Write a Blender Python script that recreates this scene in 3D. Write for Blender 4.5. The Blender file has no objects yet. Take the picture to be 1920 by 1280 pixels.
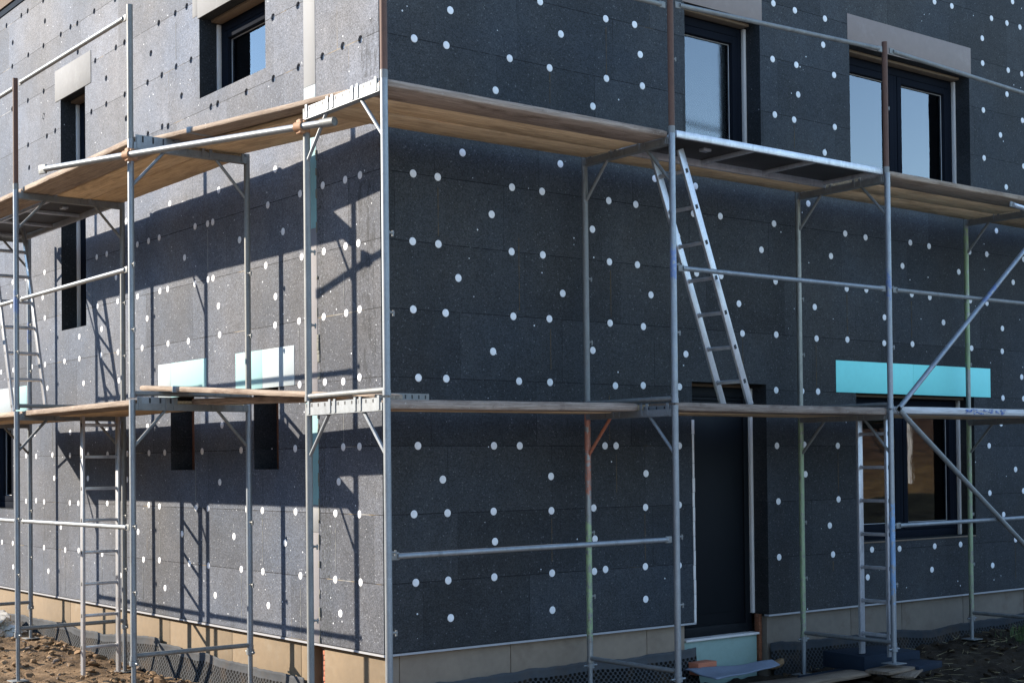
import bpy, bmesh, math, random
from mathutils import Vector, Matrix, noise as mnoise
random.seed(7)
scn = bpy.context.scene
COL = scn.collection
R = math.radians

# ---------------------------------------------------------------- camera
cam_d = bpy.data.cameras.new('camera'); cam = bpy.data.objects.new('camera', cam_d); COL.objects.link(cam)
cam.matrix_world = Matrix(((0.790063, -0.001412, -0.613024, -5.6310007),
                           (-0.612938, -0.018697, -0.78991, -8.7815246),
                           (-0.010347, 0.999824, -0.015637, 1.35466216),
                           (0, 0, 0, 1)))
cam_d.sensor_width = 36; cam_d.lens = 2702.84 / 1920 * 36
cam_d.shift_y = (828.48 - 640) / 1920
cam_d.clip_start = 0.1; cam_d.clip_end = 2000
scn.camera = cam

# ---------------------------------------------------------------- light
SUN = Vector((1, -1.13, -0.70)).normalized()
w = bpy.data.worlds.new('World'); scn.world = w; w.use_nodes = True
nt = w.node_tree; bg = nt.nodes['Background']
sky = nt.nodes.new('ShaderNodeTexSky'); sky.sky_type = 'NISHITA'; sky.sun_disc = False
sky.sun_elevation = math.asin(-SUN.z); sky.sun_rotation = math.atan2(-SUN.x, -SUN.y)
sky.dust_density = 0.0; sky.air_density = 1.0; sky.ozone_density = 1.5
nt.links.new(sky.outputs[0], bg.inputs[0]); bg.inputs[1].default_value = 0.178
sl = bpy.data.lights.new('sun', 'SUN'); sl.energy = 4.75; sl.angle = R(0.5); sl.color = (1.0, 0.905, 0.77)
so = bpy.data.objects.new('sun', sl); COL.objects.link(so)
so.rotation_euler = SUN.to_track_quat('-Z', 'Y').to_euler(); so.location = (-20, 22, 20)
vs = scn.view_settings; vs.view_transform = 'Standard'; vs.look = 'None'; vs.exposure = 1.65; vs.gamma = 1.0
vs.use_curve_mapping = False

# ---------------------------------------------------------------- helpers
def tag(o, label=None, cat=None, group=None, kind=None):
    if label: o['label'] = label
    if cat: o['category'] = cat
    if group: o['group'] = group
    if kind: o['kind'] = kind
    return o

def empty(name, loc, label, cat, group=None):
    o = bpy.data.objects.new(name, None); COL.objects.link(o); o.location = loc
    o.empty_display_size = 0.1
    return tag(o, label, cat, group)

class MB:
    def __init__(s): s.v = []; s.f = []; s.m = []
    def add(s, vs, fs, mi=0):
        b = len(s.v); s.v += [Vector(v) for v in vs]
        for f in fs: s.f.append([b + i for i in f]); s.m.append(mi)
        return s
    def box(s, a, b, mi=0, M=None):
        x0, y0, z0 = a; x1, y1, z1 = b
        vs = [Vector(p) for p in ((x0,y0,z0),(x1,y0,z0),(x1,y1,z0),(x0,y1,z0),(x0,y0,z1),(x1,y0,z1),(x1,y1,z1),(x0,y1,z1))]
        if M: vs = [M @ v for v in vs]
        return s.add(vs, ((3,2,1,0),(4,5,6,7),(0,1,5,4),(1,2,6,5),(2,3,7,6),(3,0,4,7)), mi)
    def bbox(s, a, b, bev=0.004, mi=0, M=None):
        """box with chamfered long edges (all 12 edges), via a small bmesh"""
        bm = bmesh.new(); x0, y0, z0 = a; x1, y1, z1 = b
        vs = [bm.verts.new(p) for p in ((x0,y0,z0),(x1,y0,z0),(x1,y1,z0),(x0,y1,z0),(x0,y0,z1),(x1,y0,z1),(x1,y1,z1),(x0,y1,z1))]
        for f in ((3,2,1,0),(4,5,6,7),(0,1,5,4),(1,2,6,5),(2,3,7,6),(3,0,4,7)): bm.faces.new([vs[i] for i in f])
        bmesh.ops.bevel(bm, geom=bm.edges[:], offset=bev, segments=2, affect='EDGES', profile=0.5)
        return s.addbm(bm, mi, M)
    def addbm(s, bm, mi=0, M=None):
        bm.verts.index_update()
        vs = [(M @ v.co) if M else v.co.copy() for v in bm.verts]
        s.add(vs, [[v.index for v in f.verts] for f in bm.faces], mi); bm.free(); return s
    def tube(s, p0, p1, r, n=14, mi=0, r1=None, caps=True, wall=None):
        p0 = Vector(p0); p1 = Vector(p1); d = (p1 - p0).normalized(); r1 = r if r1 is None else r1
        u = d.orthogonal().normalized(); v = d.cross(u)
        ring = lambda p, rr: [p + rr * (math.cos(2*math.pi*i/n) * u + math.sin(2*math.pi*i/n) * v) for i in range(n)]
        b = len(s.v); s.v += ring(p0, r) + ring(p1, r1)
        for i in range(n): s.f.append([b+i, b+(i+1)%n, b+n+(i+1)%n, b+n+i]); s.m.append(mi)
        if caps:
            if wall:      # open tube end: ring wall and a short bore
                for (p, rr, sg, o) in ((p0, r, 1, 0), (p1, r1, -1, n)):
                    c = len(s.v); s.v += ring(p, rr - wall) + ring(p + sg * d * 0.06, rr - wall)
                    for i in range(n):
                        j = (i+1) % n
                        q1 = [b+o+i, b+o+j, c+j, c+i]; q2 = [c+i, c+j, c+n+j, c+n+i]
                        if sg > 0: q1.reverse(); q2.reverse()
                        s.f += [q1, q2]; s.m += [mi, mi]
                    s.f.append([c+n+i for i in range(n)][::sg]); s.m.append(mi)
            else:
                s.f.append([b+i for i in range(n)][::-1]); s.m.append(mi)
                s.f.append([b+n+i for i in range(n)]); s.m.append(mi)
        return s
    def path(s, pts, r, n=10, mi=0):
        for a, b in zip(pts[:-1], pts[1:]): s.tube(a, b, r, n, mi)
        return s
    def build(s, name, mat, parent=None, origin=(0,0,0), sharp=35, smooth=True):
        o0 = Vector(origin); me = bpy.data.meshes.new(name)
        me.from_pydata([v - o0 for v in s.v], [], s.f); me.update()
        for m in (mat if isinstance(mat, (list, tuple)) else [mat]): me.materials.append(m)
        me.polygons.foreach_set('material_index', s.m)
        if smooth:
            me.polygons.foreach_set('use_smooth', [True] * len(me.polygons))
            me.set_sharp_from_angle(angle=R(sharp))
        ob = bpy.data.objects.new(name, me); COL.objects.link(ob)
        if parent: ob.parent = parent
        else: ob.location = o0
        return ob

# ---------------------------------------------------------------- materials
class NT:
    def __init__(s, name):
        s.mat = bpy.data.materials.new(name); s.mat.use_nodes = True
        s.t = s.mat.node_tree; s.b = s.t.nodes['Principled BSDF']; s.out = s.t.nodes['Material Output']
    def n(s, typ, **kw):
        nd = s.t.nodes.new('ShaderNode' + typ)
        for k, v in kw.items(): setattr(nd, k, v)
        return nd
    def link(s, a, b): s.t.links.new(a, b)
    def put(s, sock, v):
        if isinstance(v, bpy.types.NodeSocket): s.link(v, sock)
        else: sock.default_value = v
    def math(s, op, a, b=None, c=None, clamp=False):
        nd = s.n('Math', operation=op); nd.use_clamp = clamp
        for i, v in enumerate((a, b, c)):
            if v is not None: s.put(nd.inputs[i], v)
        return nd.outputs[0]
    def mix(s, f, a, b, blend='MIX'):
        nd = s.n('Mix', data_type='RGBA', blend_type=blend)
        s.put(nd.inputs[0], f)
        for sk, v in ((nd.inputs[6], a), (nd.inputs[7], b)):
            if isinstance(v, bpy.types.NodeSocket): s.link(v, sk)
            else: sk.default_value = (*v, 1) if len(v) == 3 else v
        return nd.outputs[2]
    def noise(s, vec, scale, detail=4, rough=0.55, dim='3D'):
        nd = s.n('TexNoise', noise_dimensions=dim); nd.inputs['Scale'].default_value = scale
        nd.inputs['Detail'].default_value = detail; nd.inputs['Roughness'].default_value = rough
        if vec is not None: s.link(vec, nd.inputs['Vector'])
        return nd.outputs['Fac']
    def ramp(s, f, stops, interp='LINEAR'):
        nd = s.n('ValToRGB'); cr = nd.color_ramp; cr.interpolation = interp
        while len(cr.elements) < len(stops): cr.elements.new(0.5)
        for e, (p, c) in zip(cr.elements, stops):
            e.position = p; e.color = (*c, 1) if not isinstance(c, (int, float)) else (c, c, c, 1)
        s.link(f, nd.inputs[0]); return nd.outputs[0]
    def mapv(s, vec, scale=(1,1,1), rot=(0,0,0), loc=(0,0,0)):
        nd = s.n('Mapping'); s.link(vec, nd.inputs[0]); nd.inputs['Scale'].default_value = scale
        nd.inputs['Rotation'].default_value = rot; nd.inputs['Location'].default_value = loc
        return nd.outputs[0]
    def obj(s): return s.n('TexCoord').outputs['Object']
    def pos(s): return s.n('NewGeometry').outputs['Position']
    def sep(s, v):
        nd = s.n('SeparateXYZ'); s.link(v, nd.inputs[0]); return nd.outputs
    def comb(s, x, y, z):
        nd = s.n('CombineXYZ')
        for i, v in enumerate((x, y, z)): s.put(nd.inputs[i], v)
        return nd.outputs[0]
    def bump(s, h, strength=0.3, dist=0.01):
        nd = s.n('Bump'); nd.inputs['Strength'].default_value = strength; nd.inputs['Distance'].default_value = dist
        s.link(h, nd.inputs['Height']); s.link(nd.outputs[0], s.b.inputs['Normal'])
    def set(s, color=None, rough=None, metal=None, spec=None):
        if color is not None: s.put(s.b.inputs['Base Color'], color if isinstance(color, bpy.types.NodeSocket) else (*color, 1))
        if rough is not None: s.put(s.b.inputs['Roughness'], rough)
        if metal is not None: s.put(s.b.inputs['Metallic'], metal)
        if spec is not None: s.put(s.b.inputs['Specular IOR Level'], spec)
        return s.mat

def m_eps(name, axis, fade, joints=True, seed=0.0, foam=0.62, base=0.034):
    """graphite polystyrene boards 1.0 x 0.5 m: beads, joints, filled gaps, lighter upper boards"""
    k = NT(name); P = k.pos(); x, y, z = k.sep(P); u = x if axis == 'x' else y
    W = lambda v, sd=0.0: (lambda nd: (k.link(v, nd.inputs[1] if nd.noise_dimensions == '1D' else nd.inputs[0]), nd)[1])(k.n('TexWhiteNoise', noise_dimensions='1D'))
    row = k.math('FLOOR', k.math('DIVIDE', z, 0.5))
    h = W(k.math('ADD', row, 13.37 + seed)).outputs['Value']
    uu = k.math('ADD', u, k.math('MULTIPLY', h, 1.0))
    bid = k.math('ADD', k.math('MULTIPLY', row, 37.0), k.math('FLOOR', uu))
    bv = W(bid).outputs['Value']
    # beads
    vo = k.n('TexVoronoi', feature='F1'); k.link(P, vo.inputs['Vector']); vo.inputs['Scale'].default_value = 130
    bead = k.sep(vo.outputs['Color'])[0]
    vo2 = k.n('TexVoronoi', feature='F1'); k.link(P, vo2.inputs['Vector']); vo2.inputs['Scale'].default_value = 62
    c2 = k.sep(vo2.outputs['Color'])
    spark = k.math('MULTIPLY', k.math('GREATER_THAN', c2[0], 0.84), k.math('LESS_THAN', vo2.outputs['Distance'], k.math('MULTIPLY', c2[1], 0.42)))
    vo3 = k.n('TexVoronoi', feature='F1'); k.link(P, vo3.inputs['Vector']); vo3.inputs['Scale'].default_value = 24
    c3 = k.sep(vo3.outputs['Color'])
    spark2 = k.math('MULTIPLY', k.math('GREATER_THAN', c3[0], 0.972), k.math('LESS_THAN', vo3.outputs['Distance'], k.math('MULTIPLY', c3[1], 0.17)))
    vo4 = k.n('TexVoronoi', feature='F1'); k.link(P, vo4.inputs['Vector']); vo4.inputs['Scale'].default_value = 44
    c4 = k.sep(vo4.outputs['Color'])
    clus = k.math('ADD', 0.10, k.math('MULTIPLY', k.noise(P, 2.3, 3, 0.6), 0.55))
    spark3 = k.math('MULTIPLY', k.math('LESS_THAN', c4[0], clus), k.math('LESS_THAN', vo4.outputs['Distance'], k.math('ADD', 0.07, k.math('MULTIPLY', c4[1], 0.14))))
    big = k.noise(P, 0.9, 5, 0.6)
    mid = k.noise(P, 7.0, 4, 0.6)
    # rasped, horizontally drawn marks
    drag = k.noise(k.mapv(P, (6, 6, 150) ), 1.0, 3, 0.6)
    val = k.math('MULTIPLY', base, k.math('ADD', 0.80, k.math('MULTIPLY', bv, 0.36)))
    val = k.math('MULTIPLY', val, k.math('ADD', 0.62, k.math('MULTIPLY', bead, 0.76)))
    val = k.math('MULTIPLY', val, k.math('ADD', 0.52, k.math('MULTIPLY', big, 0.96)))
    val = k.math('MULTIPLY', val, k.math('ADD', 0.75, k.math('MULTIPLY', mid, 0.5)))
    val = k.math('MULTIPLY', val, k.math('ADD', 0.78, k.math('MULTIPLY', drag, 0.44)))
    if fade:  # base colour gets lighter towards the upper boards
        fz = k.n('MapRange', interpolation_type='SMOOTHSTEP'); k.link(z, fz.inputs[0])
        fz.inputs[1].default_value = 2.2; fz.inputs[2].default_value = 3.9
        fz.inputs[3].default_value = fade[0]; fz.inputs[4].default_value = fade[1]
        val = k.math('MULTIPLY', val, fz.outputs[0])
    col = k.n('CombineColor')
    k.link(k.math('MULTIPLY', val, 0.91), col.inputs[0]); k.link(k.math('MULTIPLY', val, 1.0), col.inputs[1]); k.link(k.math('MULTIPLY', val, 1.20 if axis == 'y' else 1.10), col.inputs[2])
    tint = k.mix(k.math('MULTIPLY', k.math('SUBTRACT', k.noise(P, 0.55, 4, 0.6), 0.35), 3.0, clamp=True), (1.10, 1.0, 0.90), (0.93, 1.0, 1.10))
    cc = k.mix(1.0, col.outputs[0], tint, 'MULTIPLY')
    if axis == 'y':
        def box(a0, a1, z0, z1):
            m = k.math('MULTIPLY', k.math('GREATER_THAN', u, a0), k.math('LESS_THAN', u, a1)); return k.math('MULTIPLY', m, k.math('MULTIPLY', k.math('GREATER_THAN', z, z0), k.math('LESS_THAN', z, z1)))
        smear = k.math('MULTIPLY', k.math('SUBTRACT', k.noise(k.mapv(P, (1, 5, 1.6)), 3.2, 6, 0.72), 0.47, clamp=True), 7, clamp=True)
        cc = k.mix(k.math('MULTIPLY', smear, k.math('MULTIPLY', k.math('MAXIMUM', box(0.07, 0.30, 1.95, 3.45), box(0.0, 0.24, 4.2, 4.62)), 0.75)), cc, (0.022, 0.023, 0.026))
        pit = k.math('MULTIPLY', k.math('SUBTRACT', k.noise(k.mapv(P, (1, 1, 0.5)), 75, 3, 0.6), 0.5, clamp=True), 9, clamp=True)
        strip = k.math('MAXIMUM', box(0.72, 0.885, 0.0, 1.25), box(0.80, 0.885, 1.25, 4.0))
        cc = k.mix(k.math('MULTIPLY', pit, k.math('MULTIPLY', strip, 0.7)), cc, (0.012, 0.014, 0.012))
        pit2 = k.math('MULTIPLY', k.math('SUBTRACT', k.noise(P, 60, 3, 0.6), 0.60, clamp=True), 9, clamp=True)
        cc = k.mix(k.math('MULTIPLY', pit2, k.math('MULTIPLY', box(0.72, 0.885, 0.0, 0.9), 0.6)), cc, (0.13, 0.16, 0.13))
    c = k.mix(k.math('MULTIPLY', spark, k.math('MULTIPLY', c2[2], 0.55)), cc, tuple(min(.5, base * 4.2 * q) for q in (0.97, 1.0, 1.05)))
    c = k.mix(k.math('MULTIPLY', spark3, k.math('ADD', 0.15, k.math('MULTIPLY', c4[2], 0.55))), c, tuple(min(.4, base * 0.8 + 0.125) * q for q in (0.97, 1.0, 1.06)))
    c = k.mix(spark2, c, (0.50, 0.51, 0.53))
    if joints:
        fz_ = k.math('FRACT', k.math('DIVIDE', z, 0.5)); fu = k.math('FRACT', uu)
        wob = k.math('MULTIPLY', k.math('SUBTRACT', k.noise(P, 9, 2), 0.5), 0.006)
        jh = k.math('LESS_THAN', k.math('ABSOLUTE', k.math('SUBTRACT', k.math('ABSOLUTE', k.math('SUBTRACT', fz_, 0.5)), k.math('ADD', 0.5, wob))), 0.0062)
        jv = k.math('LESS_THAN', k.math('ABSOLUTE', k.math('SUBTRACT', k.math('ABSOLUTE', k.math('SUBTRACT', fu, 0.5)), k.math('ADD', 0.5, wob))), 0.0026)
        fadej = k.math('MULTIPLY', k.math('SUBTRACT', k.noise(P, 1.7, 3, 0.6), 0.36), 4.0, clamp=True)
        j = k.math('MAXIMUM', jh, k.math('MULTIPLY', jv, fadej))
        fn = k.noise(k.mapv(P, (1.3, 1.3, 1.3), loc=(seed, 3, 5)), 1.0, 2)
        fine = k.noise(P, 14, 3, 0.7)
        gap = k.ramp(fn, ((0, (0.006, 0.006, 0.008)), (foam - 0.05, (0.006, 0.006, 0.008)), (foam, (base * 2.2, base * 1.6, base * 0.8)), (foam + 0.06, (base * 3.6, base * 3.6, base * 3.5)), (1, (base * 4, base * 4, base * 4))))
        c = k.mix(k.math('MULTIPLY', j, k.math('MULTIPLY', k.math('SUBTRACT', fine, 0.30), 5.0, clamp=True)), c, gap)
    k.set(c, 0.75, 0.0, 0.15)
    hgt = k.math('ADD', k.math('MULTIPLY', bead, 0.5), k.math('MULTIPLY', drag, 0.7))
    if joints: hgt = k.math('SUBTRACT', hgt, k.math('MULTIPLY', j, 1.5))
    k.bump(hgt, 0.25, 0.004)
    return k.mat

def m_plain(name, color, rough=0.6, metal=0.0, var=0.25, scale=6.0, spec=0.4, bump=0.0, stain=None, stainamt=0.5):
    k = NT(name); O = k.pos()
    f = k.noise(O, scale, 5, 0.6); g = k.noise(O, scale * 7, 3, 0.6)
    v = k.math('ADD', 1 - var, k.math('MULTIPLY', k.math('ADD', f, g), var))
    c = k.mix(1.0, color, v, 'MULTIPLY')
    nd = c.node; 
    if stain is not None:
        st = k.math('MULTIPLY', k.math('SUBTRACT', k.noise(O, scale * 1.7, 6, 0.7), 0.55, clamp=True), 6, clamp=True)
        c = k.mix(k.math('MULTIPLY', st, stainamt), c, stain)
    k.set(c, rough, metal, spec)
    if bump: k.bump(g, bump, 0.005)
    return k.mat

def m_galv(name, base=(0.36, 0.38, 0.40), bands=(), rust=0.25, metal=0.55, rough=0.42, dirt=0.5):
    """weathered galvanised tube; bands = (z0, z1, colour, amount): old paint left on a stretch of the tube"""
    k = NT(name); P = k.pos(); x, y, z = k.sep(P)
    f = k.noise(k.mapv(P, (1, 1, 0.35)), 16, 6, 0.65); g = k.noise(P, 70, 3, 0.6); l = k.noise(k.mapv(P, (1, 1, 0.3)), 3.2, 4)
    v = k.math('ADD', 0.45, k.math('MULTIPLY', k.math('ADD', f, k.math('MULTIPLY', g, 0.6)), 0.70))
    c = k.mix(1.0, base, v, 'MULTIPLY')
    met = metal
    wob = k.math('MULTIPLY', k.math('SUBTRACT', k.noise(P, 13, 6, 0.75), 0.5), 0.75)
    zz = k.math('ADD', z, wob)
    mm = None
    for (z0, z1, col, amt) in bands:
        inb = k.math('MULTIPLY', k.math('GREATER_THAN', zz, z0), k.math('LESS_THAN', zz, z1))
        inb = k.math('MULTIPLY', inb, k.math('MULTIPLY', k.math('MULTIPLY', k.math('SUBTRACT', k.noise(P, 21, 6, 0.75), 0.42), 14, clamp=True), amt))
        pc = k.mix(1.0, col, k.math('ADD', 0.65, k.math('MULTIPLY', f, 0.7)), 'MULTIPLY')
        c = k.mix(inb, c, pc); mm = inb if mm is None else k.math('MAXIMUM', mm, inb)
    rs = k.math('MULTIPLY', k.math('SUBTRACT', k.noise(P, 11, 6, 0.72), 0.66 - rust * 0.12, clamp=True), 9, clamp=True)
    c = k.mix(k.math('MULTIPLY', rs, min(1.0, rust * 2)), c, (0.11, 0.055, 0.03))
    sp = k.math('MULTIPLY', k.math('SUBTRACT', l, 0.55, clamp=True), 5, clamp=True)
    c = k.mix(k.math('MULTIPLY', sp, dirt * 0.6), c, (0.17, 0.155, 0.135))
    plaster = k.math('MULTIPLY', k.math('SUBTRACT', k.noise(P, 24, 6, 0.75), 0.645, clamp=True), 30, clamp=True)
    c = k.mix(k.math('MULTIPLY', plaster, 0.55), c, tuple(min(0.6, q * 1.9 + 0.03) for q in base))
    drk = k.math('MULTIPLY', k.math('SUBTRACT', k.noise(k.mapv(P, (1, 1, 0.22)), 9, 6, 0.7), 0.56, clamp=True), 8, clamp=True)
    c = k.mix(k.math('MULTIPLY', drk, 0.55), c, tuple(q * 0.42 for q in base))
    ml = k.math('MULTIPLY', k.math('SUBTRACT', 1.0, rs), met)
    if mm is not None: ml = k.math('MULTIPLY', ml, k.math('SUBTRACT', 1.0, mm))
    k.set(c, rough, ml, 0.4); k.bump(f, 0.12, 0.003)
    return k.mat

def m_wood(name, light, dark, stain=(0.05, 0.04, 0.03), rough=0.8, amt=0.5, painted=None):
    """plank: grain drawn along the object's own x axis"""
    k = NT(name); O = k.obj(); inf = k.n('ObjectInfo').outputs['Random']
    x, y, z = k.sep(O)
    sh = k.comb(k.math('MULTIPLY', inf, 31.0), k.math('MULTIPLY', inf, 17.0), k.math('MULTIPLY', inf, 5.0))
    va = k.n('VectorMath', operation='ADD'); k.link(O, va.inputs[0]); k.link(sh, va.inputs[1]); V = va.outputs[0]
    gr = k.noise(k.mapv(V, (2.6, 62, 62)), 1.0, 7, 0.72)
    fine = k.noise(k.mapv(V, (5, 160, 160)), 1.0, 3, 0.6)
    bl = k.noise(k.mapv(V, (0.8, 2.6, 2.6)), 2.6, 6, 0.68); sp = k.noise(V, 15, 6, 0.72)
    c = k.mix(k.ramp(gr, ((0.36, 0.0), (0.62, 1.0))), dark, light)
    c = k.mix(1.0, c, k.math('ADD', 0.62, k.math('MULTIPLY', fine, 0.75)), 'MULTIPLY')
    c = k.mix(k.math('MULTIPLY', k.math('MULTIPLY', k.math('SUBTRACT', bl, 0.5, clamp=True), 5, clamp=True), amt), c, stain)
    c = k.mix(k.math('MULTIPLY', k.math('MULTIPLY', k.math('SUBTRACT', sp, 0.62, clamp=True), 8, clamp=True), amt * 0.8), c, tuple(v * 0.6 for v in stain))
    splash = k.math('MULTIPLY', k.math('SUBTRACT', k.noise(V, 30, 5, 0.75), 0.62, clamp=True), 14, clamp=True)
    c = k.mix(k.math('MULTIPLY', splash, 0.35), c, (0.5, 0.47, 0.42))
    c = k.mix(1.0, c, k.math('ADD', 0.8, k.math('MULTIPLY', inf, 0.4)), 'MULTIPLY')
    k.set(c, rough, 0, 0.25)
    k.bump(k.math('ADD', gr, k.math('MULTIPLY', fine, 0.6)), 0.8, 0.008)
    return k.mat

def m_glass(name, rough=0.0, tint=(0.62, 0.66, 0.68), ior=1.92, wet=False):
    k = NT(name); t = k.t; t.nodes.remove(k.b)
    tr = k.n('BsdfTransparent'); tr.inputs[0].default_value = (*tint, 1)
    gl = k.n('BsdfGlossy'); gl.inputs['Color'].default_value = (0.93, 0.96, 1, 1); gl.inputs['Roughness'].default_value = rough
    fr = k.n('Fresnel'); fr.inputs['IOR'].default_value = ior
    bp = k.n('Bump'); P = k.pos()
    if wet:
        f = k.noise(k.mapv(P, (60, 60, 9)), 1.0, 4, 0.6); bp.inputs['Strength'].default_value = 0.16; bp.inputs['Distance'].default_value = 0.003
        k.put(gl.inputs['Roughness'], 0.09)
    else:
        f = k.math('ADD', k.noise(P, 1.3, 2), k.math('MULTIPLY', k.noise(k.mapv(P, (30, 30, 4)), 1.0, 4, 0.6), 0.035)); bp.inputs['Strength'].default_value = 0.10; bp.inputs['Distance'].default_value = 0.02
    k.link(f, bp.inputs['Height']); k.link(bp.outputs[0], gl.inputs['Normal'])
    mx = k.n('MixShader'); k.link(fr.outputs[0], mx.inputs[0]); k.link(tr.outputs[0], mx.inputs[1]); k.link(gl.outputs[0], mx.inputs[2])
    k.link(mx.outputs[0], k.out.inputs['Surface'])
    return k.mat

def m_membrane(name, lo=(0.032, 0.034, 0.037), hi=(0.072, 0.075, 0.08)):
    """dimpled drainage sheet: plain upper hem, rows of dimples below; u along the wall, v = height under the hem (object uv-less: stored in attribute)"""
    k = NT(name); at = k.n('Attribute', attribute_name='hem'); v = at.outputs['Vector']; s = k.sep(v)
    a = k.math('DIVIDE', s[0], 0.050); b = k.math('DIVIDE', s[1], 0.025)
    row = k.math('FLOOR', b)
    fx = k.math('SUBTRACT', k.math('FRACT', k.math('ADD', a, k.math('MULTIPLY', k.math('MODULO', row, 2.0), 0.5))), 0.5)
    fy = k.math('MULTIPLY', k.math('SUBTRACT', k.math('FRACT', b), 0.5), 0.5)
    d = k.math('SQRT', k.math('ADD', k.math('MULTIPLY', fx, fx), k.math('MULTIPLY', fy, fy)))
    dot = k.math('SUBTRACT', 1.0, k.math('MULTIPLY', k.math('SUBTRACT', d, 0.27), 16, clamp=True))
    low = k.math('GREATER_THAN', s[1], 0.075)
    dot = k.math('MULTIPLY', dot, low)
    n = k.noise(k.pos(), 6, 5, 0.6); n2 = k.noise(k.pos(), 40, 4)
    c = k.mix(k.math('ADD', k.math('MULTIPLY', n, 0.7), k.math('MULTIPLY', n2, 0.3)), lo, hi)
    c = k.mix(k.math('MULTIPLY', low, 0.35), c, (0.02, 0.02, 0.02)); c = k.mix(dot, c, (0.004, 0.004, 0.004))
    mud = k.math('MULTIPLY', k.math('SUBTRACT', k.noise(k.pos(), 3.3, 5, 0.7), 0.5, clamp=True), 4, clamp=True)
    c = k.mix(k.math('MULTIPLY', mud, 0.45), c, (0.09, 0.06, 0.035))
    k.set(c, 0.8, 0, 0.08); k.bump(k.math('SUBTRACT', n, k.math('MULTIPLY', dot, 0.7)), 0.6, 0.01)
    return k.mat

def m_soil(name):
    k = NT(name); P = k.pos()
    a = k.noise(P, 1.1, 8, 0.65); b = k.noise(P, 9, 6, 0.7); c_ = k.noise(P, 55, 4, 0.7)
    c = k.ramp(k.math('ADD', k.math('MULTIPLY', a, 0.5), k.math('ADD', k.math('MULTIPLY', b, 0.35), k.math('MULTIPLY', c_, 0.15))),
               ((0.34, (0.030, 0.019, 0.011)), (0.45, (0.105, 0.066, 0.035)), (0.55, (0.19, 0.122, 0.067)), (0.66, (0.31, 0.225, 0.14))))
    x, y, z = k.sep(P)
    far = k.n('MapRange'); k.link(k.math('SUBTRACT', x, y), far.inputs[0]); far.inputs[1].default_value = 19; far.inputs[2].default_value = 26
    grass = k.ramp(k.noise(P, 2.0, 6, 0.7), ((0.3, (0.05, 0.028, 0.012)), (0.6, (0.15, 0.095, 0.04)), (0.8, (0.20, 0.14, 0.07))))
    up = k.n('MapRange', interpolation_type='SMOOTHSTEP'); k.link(k.math('ADD', k.math('SUBTRACT', x, y), k.math('MULTIPLY', k.math('SUBTRACT', a, 0.5), 12.0)), up.inputs[0]); up.inputs[1].default_value = 33; up.inputs[2].default_value = 40
    grass = k.mix(up.outputs[0], grass, k.ramp(k.noise(P, 3.0, 6, 0.75), ((0.35, (0.02, 0.012, 0.008)), (0.65, (0.085, 0.048, 0.028)))))
    c = k.mix(far.outputs[0], c, grass)
    yb = k.n('MapRange', interpolation_type='SMOOTHSTEP'); k.link(k.math('ADD', y, k.math('MULTIPLY', k.math('SUBTRACT', a, 0.5), 3.0)), yb.inputs[0]); yb.inputs[1].default_value = -2.0; yb.inputs[2].default_value = -3.4
    bounce_grv = k.ramp(k.math('ADD', k.math('MULTIPLY', b, 0.6), k.math('MULTIPLY', c_, 0.4)), ((0.3, (0.24, 0.24, 0.24)), (0.5, (0.42, 0.42, 0.42)), (0.7, (0.56, 0.56, 0.56))))  # unseen pale gravel, added to bounce light onto front wall and decks
    dk = k.n('MapRange'); k.link(x, dk.inputs[0]); dk.inputs[1].default_value = 0.5; dk.inputs[2].default_value = 3.0; dk.inputs[3].default_value = 1; dk.inputs[4].default_value = 0.17  # house shade on the front soil put into the colour
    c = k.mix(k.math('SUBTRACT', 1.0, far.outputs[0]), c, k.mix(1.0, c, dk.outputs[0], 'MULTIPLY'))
    c = k.mix(k.math('MULTIPLY', yb.outputs[0], k.math('SUBTRACT', 1.0, far.outputs[0])), c, bounce_grv)
    wl = k.n('MapRange'); k.link(k.math('ADD', k.math('MULTIPLY', x, -0.93), k.math('MULTIPLY', y, 0.37)), wl.inputs[0]); wl.inputs[1].default_value = 14; wl.inputs[2].default_value = 20
    c = k.mix(wl.outputs[0], c, k.ramp(k.noise(P, 0.35, 8, 0.75), ((0.35, (0.006, 0.008, 0.004)), (0.6, (0.035, 0.035, 0.016)), (0.75, (0.06, 0.045, 0.022)))))  # dark cover of the unseen slope added against low sky light
    k.set(c, 0.95, 0, 0.15); k.bump(k.math('ADD', b, k.math('MULTIPLY', c_, 0.5)), 0.9, 0.03)
    return k.mat

def m_stone(name, lo, hi):
    k = NT(name); O = k.obj(); inf = k.n('ObjectInfo').outputs['Random']
    f = k.noise(O, 16, 6, 0.7); c = k.mix(f, lo, hi)
    c = k.mix(1.0, c, k.math('ADD', 0.7, k.math('MULTIPLY', inf, 0.6)), 'MULTIPLY')
    k.set(c, 0.9, 0, 0.2); k.bump(f, 0.6, 0.01); return k.mat

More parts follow.
